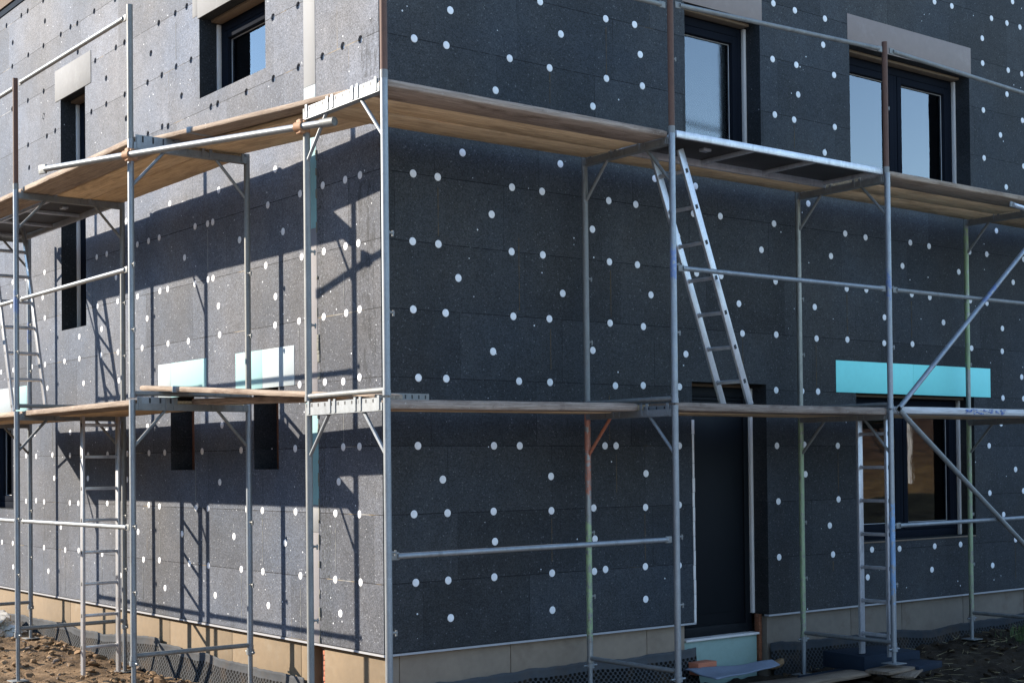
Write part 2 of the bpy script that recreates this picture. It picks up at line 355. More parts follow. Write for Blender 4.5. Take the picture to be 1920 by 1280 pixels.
M = {}
M['eps_sun'] = m_eps('graphite_eps_side', 'y', (1.0, 1.45), seed=0.0, foam=0.64, base=0.073)  # same graphite board, sunlight put into a paler base colour
M['eps_shade'] = m_eps('graphite_eps_front', 'x', (1.0, 1.25), seed=4.0, foam=0.72, base=0.0295)  # same board again, wall shade put into a darker base colour
M['eps_reveal'] = m_eps('graphite_eps_reveal', 'x', None, joints=False, base=0.024)  # shade of the recesses put into a darker copy of the board
M['cap'] = m_plain('dowel_cap_plastic', (0.60, 0.60, 0.61), 0.6, var=0.28, scale=6, stain=(0.40, 0.34, 0.22), stainamt=0.30)
M['galv'] = m_galv('galvanised_tube', (0.185, 0.197, 0.207), rust=0.24, rough=0.5)
M['galv_dull'] = m_galv('galvanised_dull', (0.155, 0.157, 0.152), rust=0.35, metal=0.3, rough=0.6)
M['galv_blue'] = m_galv('galvanised_blue_paint', (0.21, 0.225, 0.24), bands=((-5, 9, (0.14, 0.18, 0.235), 0.25), (2.75, 2.95, (0.04, 0.10, 0.30), 0.55)), rust=0.15)
M['galv_patch'] = m_galv('blue_patched_tube', (0.20, 0.215, 0.23), bands=((0.25, 0.95, (0.10, 0.23, 0.42), 0.75),), rust=0.2)
M['galv_green'] = m_galv('green_painted_tube', (0.20, 0.21, 0.20), bands=((-0.05, 1.2, (0.20, 0.30, 0.15), 0.85), (2.3, 3.65, (0.19, 0.27, 0.12), 0.85)), rust=0.3)
M['galv_olive'] = m_galv('olive_painted_tube', (0.20, 0.20, 0.18), bands=((-0.1, 1.75, (0.20, 0.28, 0.15), 0.8),), rust=0.4, dirt=0.7)
M['galv_red'] = m_galv('red_lead_tube', (0.20, 0.205, 0.20), bands=((1.15, 1.75, (0.33, 0.10, 0.05), 0.8), (0.0, 0.85, (0.24, 0.34, 0.16), 0.85)), rust=0.5)
M['red_lead'] = m_plain('red_lead_paint', (0.30, 0.10, 0.055), 0.7, var=0.4, scale=14, stain=(0.2, 0.2, 0.2))
M['rust'] = m_plain('rusty_tube', (0.085, 0.042, 0.028), 0.75, var=0.45, scale=16, stain=(0.05, 0.028, 0.02))
M['coupler'] = m_plain('rusty_coupler', (0.28, 0.15, 0.08), 0.75, var=0.5, scale=30, stain=(0.33, 0.10, 0.03), stainamt=0.9)
M['alu'] = m_galv('aluminium', (0.40, 0.40, 0.415), rust=0.0, metal=0.6, rough=0.38, dirt=0.35)
M['black'] = m_plain('black_plastic_and_dark', (0.012, 0.012, 0.013), 0.6, var=0.2)
M['plywood'] = m_plain('dark_plywood', (0.02, 0.017, 0.016), 0.6, var=0.4, scale=4)
M['plank'] = m_wood('scaffold_plank_wood', (0.60, 0.435, 0.265), (0.37, 0.25, 0.14), stain=(0.15, 0.095, 0.052), amt=0.6)
M['plank_grey'] = m_wood('grey_weathered_plank', (0.36, 0.285, 0.23), (0.19, 0.14, 0.11), stain=(0.08, 0.05, 0.036), amt=0.9)
M['plank_edge'] = m_wood('dirty_edged_plank', (0.24, 0.19, 0.155), (0.12, 0.088, 0.070), stain=(0.06, 0.036, 0.026), amt=0.9)
M['plank_pale'] = m_wood('pale_weathered_plank', (0.29, 0.225, 0.17), (0.15, 0.108, 0.078), stain=(0.085, 0.048, 0.03), amt=0.85)
M['plank_white'] = m_wood('white_painted_plank', (0.42, 0.42, 0.42), (0.30, 0.29, 0.285), stain=(0.2, 0.17, 0.14), amt=0.3)
M['debris_wood'] = m_wood('wet_board_wood', (0.16, 0.115, 0.08), (0.07, 0.048, 0.03), stain=(0.02, 0.015, 0.01), amt=0.8)
M['jamb'] = m_wood('red_brown_timber', (0.20, 0.075, 0.035), (0.10, 0.035, 0.018), amt=0.3)
M['frame'] = m_plain('anthracite_frame', (0.008, 0.010, 0.015), 0.8, var=0.12, scale=3, spec=0.02)
M['door'] = m_plain('anthracite_door', (0.003, 0.0042, 0.006), 0.6, var=0.12, scale=2, spec=0.15)
M['seal'] = m_plain('white_sealing_strip', (0.50, 0.47, 0.45), 0.7, var=0.15, scale=8)
M['seal_tan'] = m_plain('tan_sealing_tape', (0.13, 0.092, 0.062), 0.8, var=0.3, scale=10)
M['lintel'] = m_plain('grey_lintel_board', (0.195, 0.158, 0.143), 0.8, var=0.2, scale=2.0, stain=(0.25, 0.215, 0.20), stainamt=0.6)
M['lintel_pale'] = m_plain('pale_lintel_board', (0.135, 0.134, 0.134), 0.8, var=0.25, scale=2.2, stain=(0.20, 0.20, 0.20), stainamt=0.6)
M['xps'] = m_plain('turquoise_xps_board', (0.205, 0.66, 0.63), 0.65, var=0.10, scale=3, spec=0.3)
M['xps_pale'] = m_plain('pale_turquoise_xps_board', (0.19, 0.33, 0.335), 0.7, var=0.10, scale=3, spec=0.3)
M['xps_faded'] = m_plain('faded_xps_strip', (0.155, 0.29, 0.30), 0.7, var=0.12, scale=3)
M['xps_green'] = m_plain('green_xps_board', (0.165, 0.235, 0.21), 0.75, var=0.2, scale=5, stain=(0.12, 0.12, 0.09), stainamt=0.3)
M['strip_grey'] = m_plain('grey_filler_strip', (0.145, 0.135, 0.14), 0.75, var=0.15, scale=4)
M['strip_white'] = m_plain('white_filler_board', (0.152, 0.153, 0.156), 0.65, var=0.12, scale=2)
M['plinth'] = m_plain('tan_plinth_panel', (0.130, 0.089, 0.048), 0.8, var=0.38, scale=2.4, stain=(0.19, 0.16, 0.115), stainamt=0.35, bump=0.15)
M['plinth_grey'] = m_plain('grey_tan_plinth_panel', (0.168, 0.126, 0.090), 0.8, var=0.38, scale=2.4, stain=(0.10, 0.07, 0.05), stainamt=0.4, bump=0.15)
M['plinth_dim'] = m_plain('dimmed_brown_plinth_panel', (0.105, 0.085, 0.066), 0.8, var=0.45, scale=1.8, stain=(0.06, 0.036, 0.022), stainamt=0.6, bump=0.15)  # brown panel, weaker light right of the door put into its colour
M['trim'] = m_plain('starter_profile', (0.28, 0.28, 0.29), 0.5, 0.2, var=0.1, scale=30)
M['brick'] = m_plain('red_brick', (0.33, 0.11, 0.06), 0.9, var=0.4, scale=25, bump=0.3)
M['room'] = m_plain('bare_room_plaster', (0.12, 0.115, 0.11), 0.9, var=0.3, scale=1)
M['fascia'] = m_plain('blue_grey_flashing', (0.012, 0.019, 0.030), 0.9, var=0.15, spec=0.05)
M['osb'] = m_plain('osb_board', (0.075, 0.04, 0.018), 0.85, var=0.6, scale=28)
M['glass'] = m_glass('window_glass')
M['glass_wet'] = m_glass('misted_window_glass', wet=True)
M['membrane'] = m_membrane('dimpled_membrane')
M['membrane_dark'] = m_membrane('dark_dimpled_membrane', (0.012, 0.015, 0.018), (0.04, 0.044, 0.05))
M['soil'] = m_soil('rough_soil')
M['stone'] = m_stone('brown_stone', (0.10, 0.055, 0.025), (0.24, 0.15, 0.08))
def m_clod(name):
    k = NT(name); P = k.pos(); f = k.noise(P, 22, 6, 0.7); g = k.noise(P, 5.5, 2); 
    c = k.mix(f, (0.075, 0.044, 0.022), (0.30, 0.20, 0.115))
    vo = k.n('TexVoronoi', feature='F1'); k.link(P, vo.inputs['Vector']); vo.inputs['Scale'].default_value = 13
    q = k.sep(vo.outputs['Color']); c = k.mix(1.0, c, k.math('ADD', 0.35, k.math('MULTIPLY', q[0], 1.1)), 'MULTIPLY')
    c = k.mix(k.math('MULTIPLY', k.math('GREATER_THAN', q[1], 0.85), 0.6), c, (0.16, 0.14, 0.13))
    x, y, z = k.sep(P); dk = k.n('MapRange'); k.link(x, dk.inputs[0]); dk.inputs[1].default_value = 0.5; dk.inputs[2].default_value = 3.0; dk.inputs[3].default_value = 1; dk.inputs[4].default_value = 0.17  # clods darkened like the soil, house shade put into the colour
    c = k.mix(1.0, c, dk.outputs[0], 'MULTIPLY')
    k.set(c, 0.95, 0, 0.15); k.bump(f, 0.7, 0.01); return k.mat
M['clod'] = m_clod('soil_clods')
M['stone_dark'] = m_stone('dark_stone', (0.02, 0.018, 0.016), (0.09, 0.08, 0.07))
M['film'] = m_plain('crumpled_plastic_film', (0.40, 0.37, 0.32), 0.35, var=0.2, scale=8)
M['fleece'] = m_plain('grey_fleece_mat', (0.13, 0.15, 0.19), 0.9, var=0.3, scale=9, bump=0.4)
M['eps_dark'] = m_plain('loose_graphite_board', (0.012, 0.018, 0.028), 0.85, var=0.5, scale=14, spec=0.1, bump=0.5)
M['bark'] = m_plain('birch_bark', (0.55, 0.53, 0.50), 0.8, var=0.3, scale=5, stain=(0.02, 0.02, 0.02), stainamt=0.9)
M['twig'] = m_plain('bare_twigs', (0.06, 0.04, 0.03), 0.9)
M['straw'] = m_plain('dry_straw', (0.30, 0.24, 0.13), 0.9, var=0.4, scale=20)
M['blade'] = m_plain('grass_blade', (0.05, 0.08, 0.02), 0.8, var=0.4, scale=20)
M['blue_mark'] = m_plain('blue_spray_paint', (0.03, 0.10, 0.32), 0.7, var=0.5, scale=60)
# ================================================================ terrain
def smooth(a, b, x):
    t = max(0.0, min(1.0, (x - a) / (b - a))); return t * t * (3 - 2 * t)

def ground_z(x, y):
    z = -0.56
    z += 0.10 * smooth(4.0, 7.0, y) * smooth(-2.2, -0.3, x)
    z += 0.08 * smooth(7.0, 9.0, y) * smooth(-3.2, -0.3, x)
    z += 0.09 * smooth(4.8, 6.6, x) * smooth(-2.2, -0.1, y)
    z += 0.06 * smooth(6.4, 8.0, x) * smooth(-1.5, 0.0, y)
    z += 0.07 * smooth(0.0, -3.0, x) * smooth(3.0, -3.0, y)
    u = 0.79 * x - 0.61 * y; v = 0.61 * x + 0.79 * y
    z += 7.5 * smooth(15, 52, u) + 0.7 * math.sin(v * 0.12) * smooth(18, 40, u)
    lf = -0.93 * x + 0.37 * y
    z += 23.0 * smooth(16, 62, lf) * (0.9 + 0.1 * math.sin(v * 0.09 + 1.0))  # unseen west slope, added to cut low sky light on the side wall
    n = mnoise.noise(Vector((x * 0.5, y * 0.5, 0)))
    f = mnoise.fractal(Vector((x * 1.7, y * 1.7, 3.1)), 0.9, 2.1, 5)
    rough = 1.0 if abs(x) < 14 and abs(y) < 14 else 0.4
    return z + 0.03 * n + 0.022 * f * rough

def axis_coords(lo, hi, step, far):
    c = []; d = step; p = lo
    while p > -far: c.append(p); d = min(d * 1.22, 9); p -= d
    c.append(-far); c.reverse(); p = lo + step
    while p < hi: c.append(p); p += step
    d = step
    while p < far: c.append(p); d = min(d * 1.22, 9); p += d
    c.append(far); return c

def build_ground():
    xs = axis_coords(-3.4, 9.2, 0.045, 300); ys = axis_coords(-2.6, 9.2, 0.045, 300)
    V = []; 
    for y in ys:
        for x in xs:
            z = ground_z(x, y)
            if -4 < x < 9.5 and -3 < y < 9.5:
                q = mnoise.cell_vector(Vector((x * 4.3, y * 4.3, 1)))
                z += 0.028 * mnoise.fractal(Vector((x * 5.5, y * 5.5, 0)), 0.8, 2.2, 4) + 0.030 * max(0.0, mnoise.noise(Vector((x * 8.5, y * 8.5, 4))))
            if x > 0.12 and y > 0.12: z = -0.75
            V.append((x, y, z))
    nx = len(xs); F = []
    for j in range(len(ys) - 1):
        for i in range(nx - 1): F.append((j*nx+i, j*nx+i+1, (j+1)*nx+i+1, (j+1)*nx+i))
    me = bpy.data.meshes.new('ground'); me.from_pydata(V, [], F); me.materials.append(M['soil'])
    me.polygons.foreach_set('use_smooth', [True] * len(F)); me.update()
    o = bpy.data.objects.new('ground', me); COL.objects.link(o); o['kind'] = 'structure'
build_ground()

# ================================================================ house
house = empty('house', (0, 0, 0), 'two storey house clad in dark graphite insulation boards with white dowel caps, wrapped in scaffolding', 'house')
H = lambda mb, name, mat, parent=house, **k: mb.build(name, mat, parent, **k)
TOP = 6.66
RW = dict(u=lambda u, d, z: (u, d, z)); LW = dict(u=lambda u, d, z: (d, u, z))

CAPS_R = """0.64,4.77 0.31,4.50 0.60,4.50 1.20,4.50 1.06,4.23 0.74,3.71 0.29,3.50 0.51,3.50 1.21,3.50 1.01,3.27 1.51,5.00 2.20,4.99 2.52,5.00 1.72,4.78 2.58,4.76 1.60,4.49 2.20,4.50 2.60,4.50 2.05,4.25 1.70,3.74 1.51,3.50 2.21,3.50 2.51,3.50 3.21,3.73 3.51,3.50 2.73,3.74 3.18,3.49 2.03,3.25 4.23,5.50 4.52,5.49 4.94,5.49 4.91,5.24 4.21,4.99 4.53,4.99 5.06,4.98 4.55,4.72 4.23,4.49 4.49,4.48 5.06,4.49 4.91,4.23 6.63,5.97 6.92,5.98 8.00,6.23 7.61,5.98 7.89,5.98 8.13,5.98 7.44,5.74 7.44,5.48 7.90,5.48 8.15,5.48 7.87,5.22 7.44,4.99 8.15,4.98 7.74,4.77 7.44,4.49 8.16,4.49 7.83,4.23 4.67,3.73 4.20,3.50 0.28,3.00 0.51,3.00 1.20,3.00 0.69,2.76 0.28,2.50 0.57,2.49 1.01,2.22 0.32,2.00 0.57,2.00 0.31,1.50 1.01,1.50 1.51,3.00 2.21,3.00 2.52,3.00 4.03,3.25 1.71,2.71 2.67,2.76 1.21,2.50 1.57,2.50 2.21,2.50 2.58,2.49 3.73,2.75 3.77,2.49 2.02,2.27 3.07,2.28 1.26,2.00 1.57,2.00 2.26,1.99 2.57,2.00 2.99,2.00 1.26,1.50 2.14,1.50 2.26,1.50 2.98,1.50 3.21,2.98 3.51,2.98 2.99,3.28 5.19,3.50 5.49,3.49 4.98,3.27 6.18,3.50 6.48,3.49 6.05,3.26 7.64,3.75 7.16,3.49 7.46,3.49 8.13,3.49 6.97,3.27 7.93,3.23 4.21,2.98 5.20,2.98 5.49,2.99 6.19,2.99 6.48,2.98 7.16,2.99 7.45,2.98 4.74,2.78 5.76,2.74 6.70,2.74 7.72,2.73 4.21,2.50 4.76,2.49 5.20,2.50 5.75,2.49 6.19,2.50 6.75,2.49 7.17,2.50 7.71,2.49 4.20,2.00 4.55,2.00 4.77,2.00 8.06,2.23 7.71,2.00 8.09,2.00 4.20,1.50 4.57,1.51 5.04,1.50 7.67,1.73 7.45,1.50 0.53,1.25 0.27,1.00 0.57,1.00 1.00,1.00 1.01,0.77 0.28,0.50 0.57,0.50 1.00,0.50 0.59,0.22 1.57,1.26 2.59,1.27 1.57,0.99 2.01,1.00 2.58,0.99 2.97,1.00 2.02,0.75 1.57,0.50 2.01,0.49 2.13,0.50 2.57,0.50 2.96,0.49 1.57,0.21 2.57,0.23 4.58,1.24 4.21,1.00 5.04,1.00 4.91,0.76 4.21,0.50 4.95,0.49 5.52,0.51 5.94,0.50 6.50,0.50 6.93,0.50 5.45,0.25 6.45,0.27 7.48,0.26 7.92,1.25 7.45,1.01 7.69,0.78 7.90,0.51 8.06,1.02"""
CAPS_L = """3.56,3.78 2.57,3.75 3.04,3.50 2.79,3.49 2.69,3.49 3.80,3.50 4.04,3.50 4.30,3.50 2.19,3.27 1.56,3.76 1.69,3.49 1.16,3.50 1.44,3.24 0.81,3.51 0.48,3.50 0.27,3.50 4.56,3.76 6.79,3.51 5.31,3.50 5.05,3.50 4.82,3.24 7.39,3.51 7.82,3.51 6.85,3.24 7.88,3.25 5.30,3.00 4.78,3.00 6.79,3.01 5.79,2.73 5.19,2.76 5.21,2.50 4.78,2.50 5.79,2.50 6.21,2.50 6.79,2.50 3.26,3.25 4.30,3.00 3.79,3.00 3.62,3.00 3.05,2.99 2.79,3.00 2.69,3.00 4.08,2.77 2.59,2.75 4.20,2.50 3.62,2.50 3.19,2.49 2.57,2.50 1.73,3.00 1.14,3.00 0.80,3.00 0.48,3.00 0.30,3.00 1.57,2.73 1.58,2.50 1.19,2.50 0.81,2.50 0.48,2.50 0.29,2.51 8.23,2.50 7.81,2.50 7.20,2.50 6.72,2.24 5.68,2.24 4.76,2.22 6.06,1.74 5.08,1.73 7.12,1.75 7.40,1.51 7.08,1.50 6.58,1.51 6.07,1.50 5.57,1.50 5.06,1.50 4.57,1.50 4.09,1.75 2.54,1.72 4.06,1.50 3.71,1.50 2.93,1.50 2.19,1.50 1.19,2.00 0.80,2.00 0.53,1.99 0.30,2.01 1.27,1.50 0.54,1.50 0.31,1.50 6.53,1.26 5.58,1.26 4.58,1.25 7.41,1.00 7.09,1.01 6.84,1.00 6.08,1.00 5.84,1.00 5.07,1.01 6.34,0.74 8.23,0.51 7.86,0.51 6.85,0.50 6.22,0.50 5.84,0.51 5.21,0.50 7.85,0.24 6.72,0.25 4.75,0.31 4.07,1.01 3.83,1.00 3.06,1.00 2.82,1.00 2.09,1.00 2.59,1.23 3.35,0.76 2.33,0.77 4.32,0.75 4.20,0.49 3.84,0.50 3.20,0.50 2.82,0.50 2.20,0.50 3.72,0.25 2.69,0.25 1.82,1.00 1.27,1.00 0.61,1.24 0.66,1.00 0.32,1.00 1.44,0.75 1.82,0.50 1.20,0.50 0.67,0.50 0.31,0.50 1.73,0.23 0.60,0.25"""
HOLES_L = """7.99,6.52 7.49,6.51 7.28,6.51 6.79,6.50 6.74,6.26 7.78,6.27 7.27,6.01 6.79,6.00 6.27,6.00 5.99,6.01 5.80,6.00 5.34,6.01 4.80,5.99 7.80,6.00 5.79,5.70 5.32,5.50 4.79,5.51 4.58,5.51 5.04,5.26 6.79,5.50 7.29,5.50 6.79,5.23 7.81,5.51 5.04,5.00 5.43,5.00 4.58,5.00 4.55,4.76 3.78,5.50 3.42,5.50 3.18,5.50 3.96,5.26 3.10,5.00 3.41,5.01 3.72,5.00 4.04,5.00 3.30,4.72 2.71,4.50 2.58,4.50 2.05,4.49 3.59,4.50 3.72,4.52 1.58,5.00 1.17,4.99 1.58,4.50 1.17,4.50 0.80,4.50 0.50,4.51 0.25,4.50 6.80,5.22 6.45,5.00 6.70,4.99 7.29,5.00 7.26,4.74 4.04,4.51"""
pts = lambda s: [tuple(map(float, t.split(','))) for t in s.split()]

def facade(name, mat, P, outer, openings, circles, depth=0.20, rad=0.031):
    bm = bmesh.new(); edges = []
    def loop(l):
        vs = [bm.verts.new(P(u, 0, z)) for u, z in l]
        for a, b in zip(vs, vs[1:] + vs[:1]): edges.append(bm.edges.new((a, b)))
        return vs
    loop(outer)
    for (u0, u1, z0, z1) in openings: loop([(u0, z0), (u1, z0), (u1, z1), (u0, z1)])
    rings = []
    for (u, z) in circles:
        rings.append(loop([(u + rad * math.cos(2*math.pi*i/18), z + rad * math.sin(2*math.pi*i/18)) for i in range(18)]))
    bmesh.ops.triangle_fill(bm, use_beauty=True, use_dissolve=False, edges=edges)
    for r in rings:                                   # bored recess behind each circle
        b = [bm.verts.new(Vector(v.co) + (Vector(P(0, 0.035, 0)))) for v in r]
        for i in range(len(r)): bm.faces.new((r[i], r[(i+1) % len(r)], b[(i+1) % len(r)], b[i]))
        bm.faces.new(b)
    mb = MB(); mb.addbm(bm); o = H(mb, name, mat, smooth=False)
    bm = bmesh.new()
    for (u0, u1, z0, z1) in openings:                 # reveals
        l = [(u0, z0), (u1, z0), (u1, z1), (u0, z1)]
        f = [bm.verts.new(P(u, 0, z)) for u, z in l]; b = [bm.verts.new(P(u, depth + 0.1, z)) for u, z in l]
        for i in range(4): bm.faces.new((f[i], f[(i+1) % 4], b[(i+1) % 4], b[i]))
        mb = MB(); mb.addbm(bm); H(mb, 'opening_reveal', M['eps_reveal'], smooth=False); bm = bmesh.new()
    bm.free(); return o

R1 = (3.10, 4.043, 3.96, 5.30); R2 = (5.285, 7.198, 3.96, 5.31); R3 = (5.315, 7.197, 0.587, 2.0); DOOR = (3.135, 4.067, 0.0, 2.049)
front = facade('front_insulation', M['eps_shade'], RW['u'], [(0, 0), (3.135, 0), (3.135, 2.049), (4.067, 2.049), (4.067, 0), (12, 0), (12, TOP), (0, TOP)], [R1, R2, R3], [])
# the door cut-out reaches the lower edge: its reveals
dr = MB()
dr.add([(3.135, 0, 0), (3.135, 0.30, 0), (3.135, 0.30, 2.049), (3.135, 0, 2.049)], [(0, 1, 2, 3)])
dr.add([(4.067, 0, 0), (4.067, 0.30, 0), (4.067, 0.30, 2.049), (4.067, 0, 2.049)], [(3, 2, 1, 0)])
dr.add([(3.135, 0, 2.049), (4.067, 0, 2.049), (4.067, 0.30, 2.049), (3.135, 0.30, 2.049)], [(0, 1, 2, 3)])
H(dr, 'door_reveal', M['eps_reveal'], smooth=False)
L_NAR = (5.596, 6.29, 2.831, 5.30); L_W2 = (1.71, 2.93, 4.617, 5.33); L_B1 = (3.082, 3.576, 1.337, 2.0); L_B2 = (1.538, 1.958, 1.337, 2.0); L_W0 = (7.83, 8.95, 0.90, 2.0)
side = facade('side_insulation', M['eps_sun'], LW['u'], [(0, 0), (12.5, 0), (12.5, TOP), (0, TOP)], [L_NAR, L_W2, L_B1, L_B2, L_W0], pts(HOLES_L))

# closed shell behind the cladding, so that the rooms are dark
sh = MB(); sh.box((11.9, 0.32, -0.7), (12.0, 12.5, TOP)); sh.box((0.32, 12.4, -0.7), (11.9, 12.5, TOP))
H(sh, 'rear_wall', M['room'], smooth=False)
fl = MB(); fl.box((0.02, 0.02, TOP - 0.06), (11.99, 12.49, TOP + 0.02)); fl.box((0.34, 0.34, 2.45), (11.85, 12.35, 2.75)); fl.box((0.34, 0.34, -0.3), (11.85, 12.35, -0.12))
H(fl, 'floor_slab', M['room'], smooth=False)
pw = MB(); pw.box((0.34, 3.2, 2.75), (11.85, 3.3, TOP - 0.07)); pw.box((0.34, 3.75, -0.12), (11.85, 3.85, 2.45)); pw.box((4.7, 0.34, -0.12), (4.8, 3.74, 2.45)); pw.box((4.7, 0.34, 2.75), (4.8, 3.19, TOP - 0.07))
H(pw, 'partition_wall', M['room'], smooth=False)
rf = MB(); rf.box((-0.012, 0.0, TOP), (0.10, 12.5, TOP + 0.075)); rf.box((0.10, -0.012, TOP), (12.0, 0.10, TOP + 0.075))
H(rf, 'wall_flashing', M['fascia'], smooth=False)
rb = MB(); rb.box((-0.03, -0.03, TOP + 0.075), (0.08, 12.6, TOP + 0.9)); rb.box((0.08, -0.03, TOP + 0.075), (12.1, 0.08, TOP + 0.9))
H(rb, 'roof_board', M['osb'], smooth=False)
rs = MB(); rs.box((0.08, 0.08, TOP + 0.8), (12.1, 12.6, TOP + 0.88)); H(rs, 'roof', M['fascia'], smooth=False)

# plinth panels, set back under the cladding, with open joints
def plinth(name, mat, P, cuts, z0, z1, d=0.045):
    mb = MB()
    for a, b in zip(cuts[:-1], cuts[1:]):
        c = [P(a + 0.003, d, z0), P(b - 0.003, d + 0.12, z1)]
        lo = [min(p) for p in zip(*c)]; hi = [max(p) for p in zip(*c)]
        mb.bbox(lo, hi, 0.003)
    return H(mb, name, mat)
plinth('side_plinth', M['plinth'], LW['u'], [0.048, 0.92], -0.8, -0.022)
plinth('side_plinth', M['plinth'], LW['u'], [1.10, 1.28, 2.47, 3.72, 5.0, 6.2, 7.4, 8.6, 9.9, 12.4], -0.8, -0.022)
plinth('front_plinth', M['plinth_grey'], RW['u'], [0.048, 0.16, 1.185, 2.62, 3.06], -0.8, -0.022)
plinth('front_plinth', M['plinth_dim'], RW['u'], [4.085, 5.25, 6.02, 7.02, 8.1, 9.4, 11.9], -0.8, -0.022)
bk = MB(); bk.box((0.13, 0.921, -0.8), (0.16, 1.099, -0.022)); H(bk, 'plinth_gap_wall', M['plinth_grey'], smooth=False)
bj = MB(); random.seed(3)
for i in range(9): bj.bbox((0.052, 0.925, -0.42 + i * 0.04), (0.10 + random.uniform(-.015, .015), 0.945 + random.uniform(0, .012), -0.385 + i * 0.04), 0.004)
H(bj, 'brick_edge', M['brick'])
und = MB(); und.box((0.0, 0.0, -0.004), (0.30, 12.5, -0.001)); und.box((0.30, 0.0, -0.004), (3.134, 0.30, -0.001)); und.box((4.068, 0.0, -0.004), (12.0, 0.30, -0.001)); H(und, 'insulation_underside', M['eps_reveal'], smooth=False)
tr = MB(); tr.box((-0.006, 0.0, -0.020), (0.05, 12.5, -0.0045)); H(tr, 'starter_profile', M['trim'], smooth=False)
tr = MB(); tr.box((0.05, -0.006, -0.020), (3.15, 0.05, -0.0045)); tr.box((-0.006, -0.006, -0.020), (0.05, 0.0, -0.0045)); tr.box((4.06, -0.006, -0.020), (12.0, 0.05, -0.0045)); H(tr, 'starter_profile', M['trim'], smooth=False)

def board(name, mat, P, u0, u1, z0, z1, proud=0.004, back=0.05, parent=house):
    c = [P(u0, -proud, z0), P(u1, back, z1)]; lo = [min(p) for p in zip(*c)]; hi = [max(p) for p in zip(*c)]
    mb = MB(); mb.bbox(lo, hi, 0.002); return H(mb, name, mat, parent)
# lintel boards over the openings
board('lintel', M['lintel'], RW['u'], 5.26, 7.227, 5.311, 5.60, back=0.19)
board('lintel', M['lintel'], RW['u'], 3.075, 4.07, 5.301, 5.60, back=0.19)
board('lintel', M['lintel_pale'], LW['u'], 5.43, 6.44, 5.301, 5.635, proud=0.006, back=0.16)
board('lintel', M['lintel_pale'], LW['u'], 1.66, 2.955, 5.331, 5.70, proud=0.006, back=0.17)
board('filler_board', M['lintel_pale'], LW['u'], 2.958, 3.06, 5.36, 5.70, proud=0.003)
def xps(u0, u1, z0, z1, P, m, cut=None):
    if cut:
        board('lintel_board', m[0], P, u0, cut - 0.001, z0, z1); board('lintel_board', m[1], P, cut + 0.001, u1, z0, z1)
    else: board('lintel_board', m[0], P, u0, u1, z0, z1)
M['xps_white'] = m_plain('whitened_xps_board', (0.25, 0.285, 0.30), 0.7, var=0.08, scale=3)
xps(5.027, 7.486, 2.001, 2.30, RW['u'], (M['xps'], M['xps']), 6.19)
xps(2.833, 3.837, 2.001, 2.315, LW['u'], (M['xps_pale'], M['xps_white']), 3.56)
xps(1.270, 2.275, 2.001, 2.317, LW['u'], (M['xps_white'], M['xps_pale']), 1.80)
xps(7.36, 9.1, 2.001, 2.30, LW['u'], (M['xps_pale'], M['xps_white']), 7.72)
# filled vertical chase beside the corner
for (z0, z1, m) in ((4.315, TOP, 'strip_white'), (4.19, 4.313, 'xps_white'), (3.20, 4.188, 'xps_faded'), (1.86, 3.198, 'strip_grey'), (1.06, 1.858, 'xps_faded'), (0.85, 1.058, 'strip_white'), (0.0, 0.848, 'strip_grey')):
    board('chase_filler', M[m], LW['u'], 0.906, 1.085, z0, z1, proud=0.003)
fo = MB(); random.seed(11); zz = 0.0
while zz < 4.2:                                            # squeezed-out foam along the chase
    l = random.uniform(0.02, 0.09)
    if random.random() < 0.6: fo.bbox((-0.006 - random.uniform(0, .006), 0.899 - random.uniform(0, 0.010) - (0.02 if 2.0 < zz < 2.4 else 0), zz), (0.01, 0.9055, zz + l), 0.002)
    zz += l + 0.002
H(fo, 'foam_bead', m_plain('pale_foam', (0.13, 0.125, 0.105), 0.9, var=0.4, scale=40))

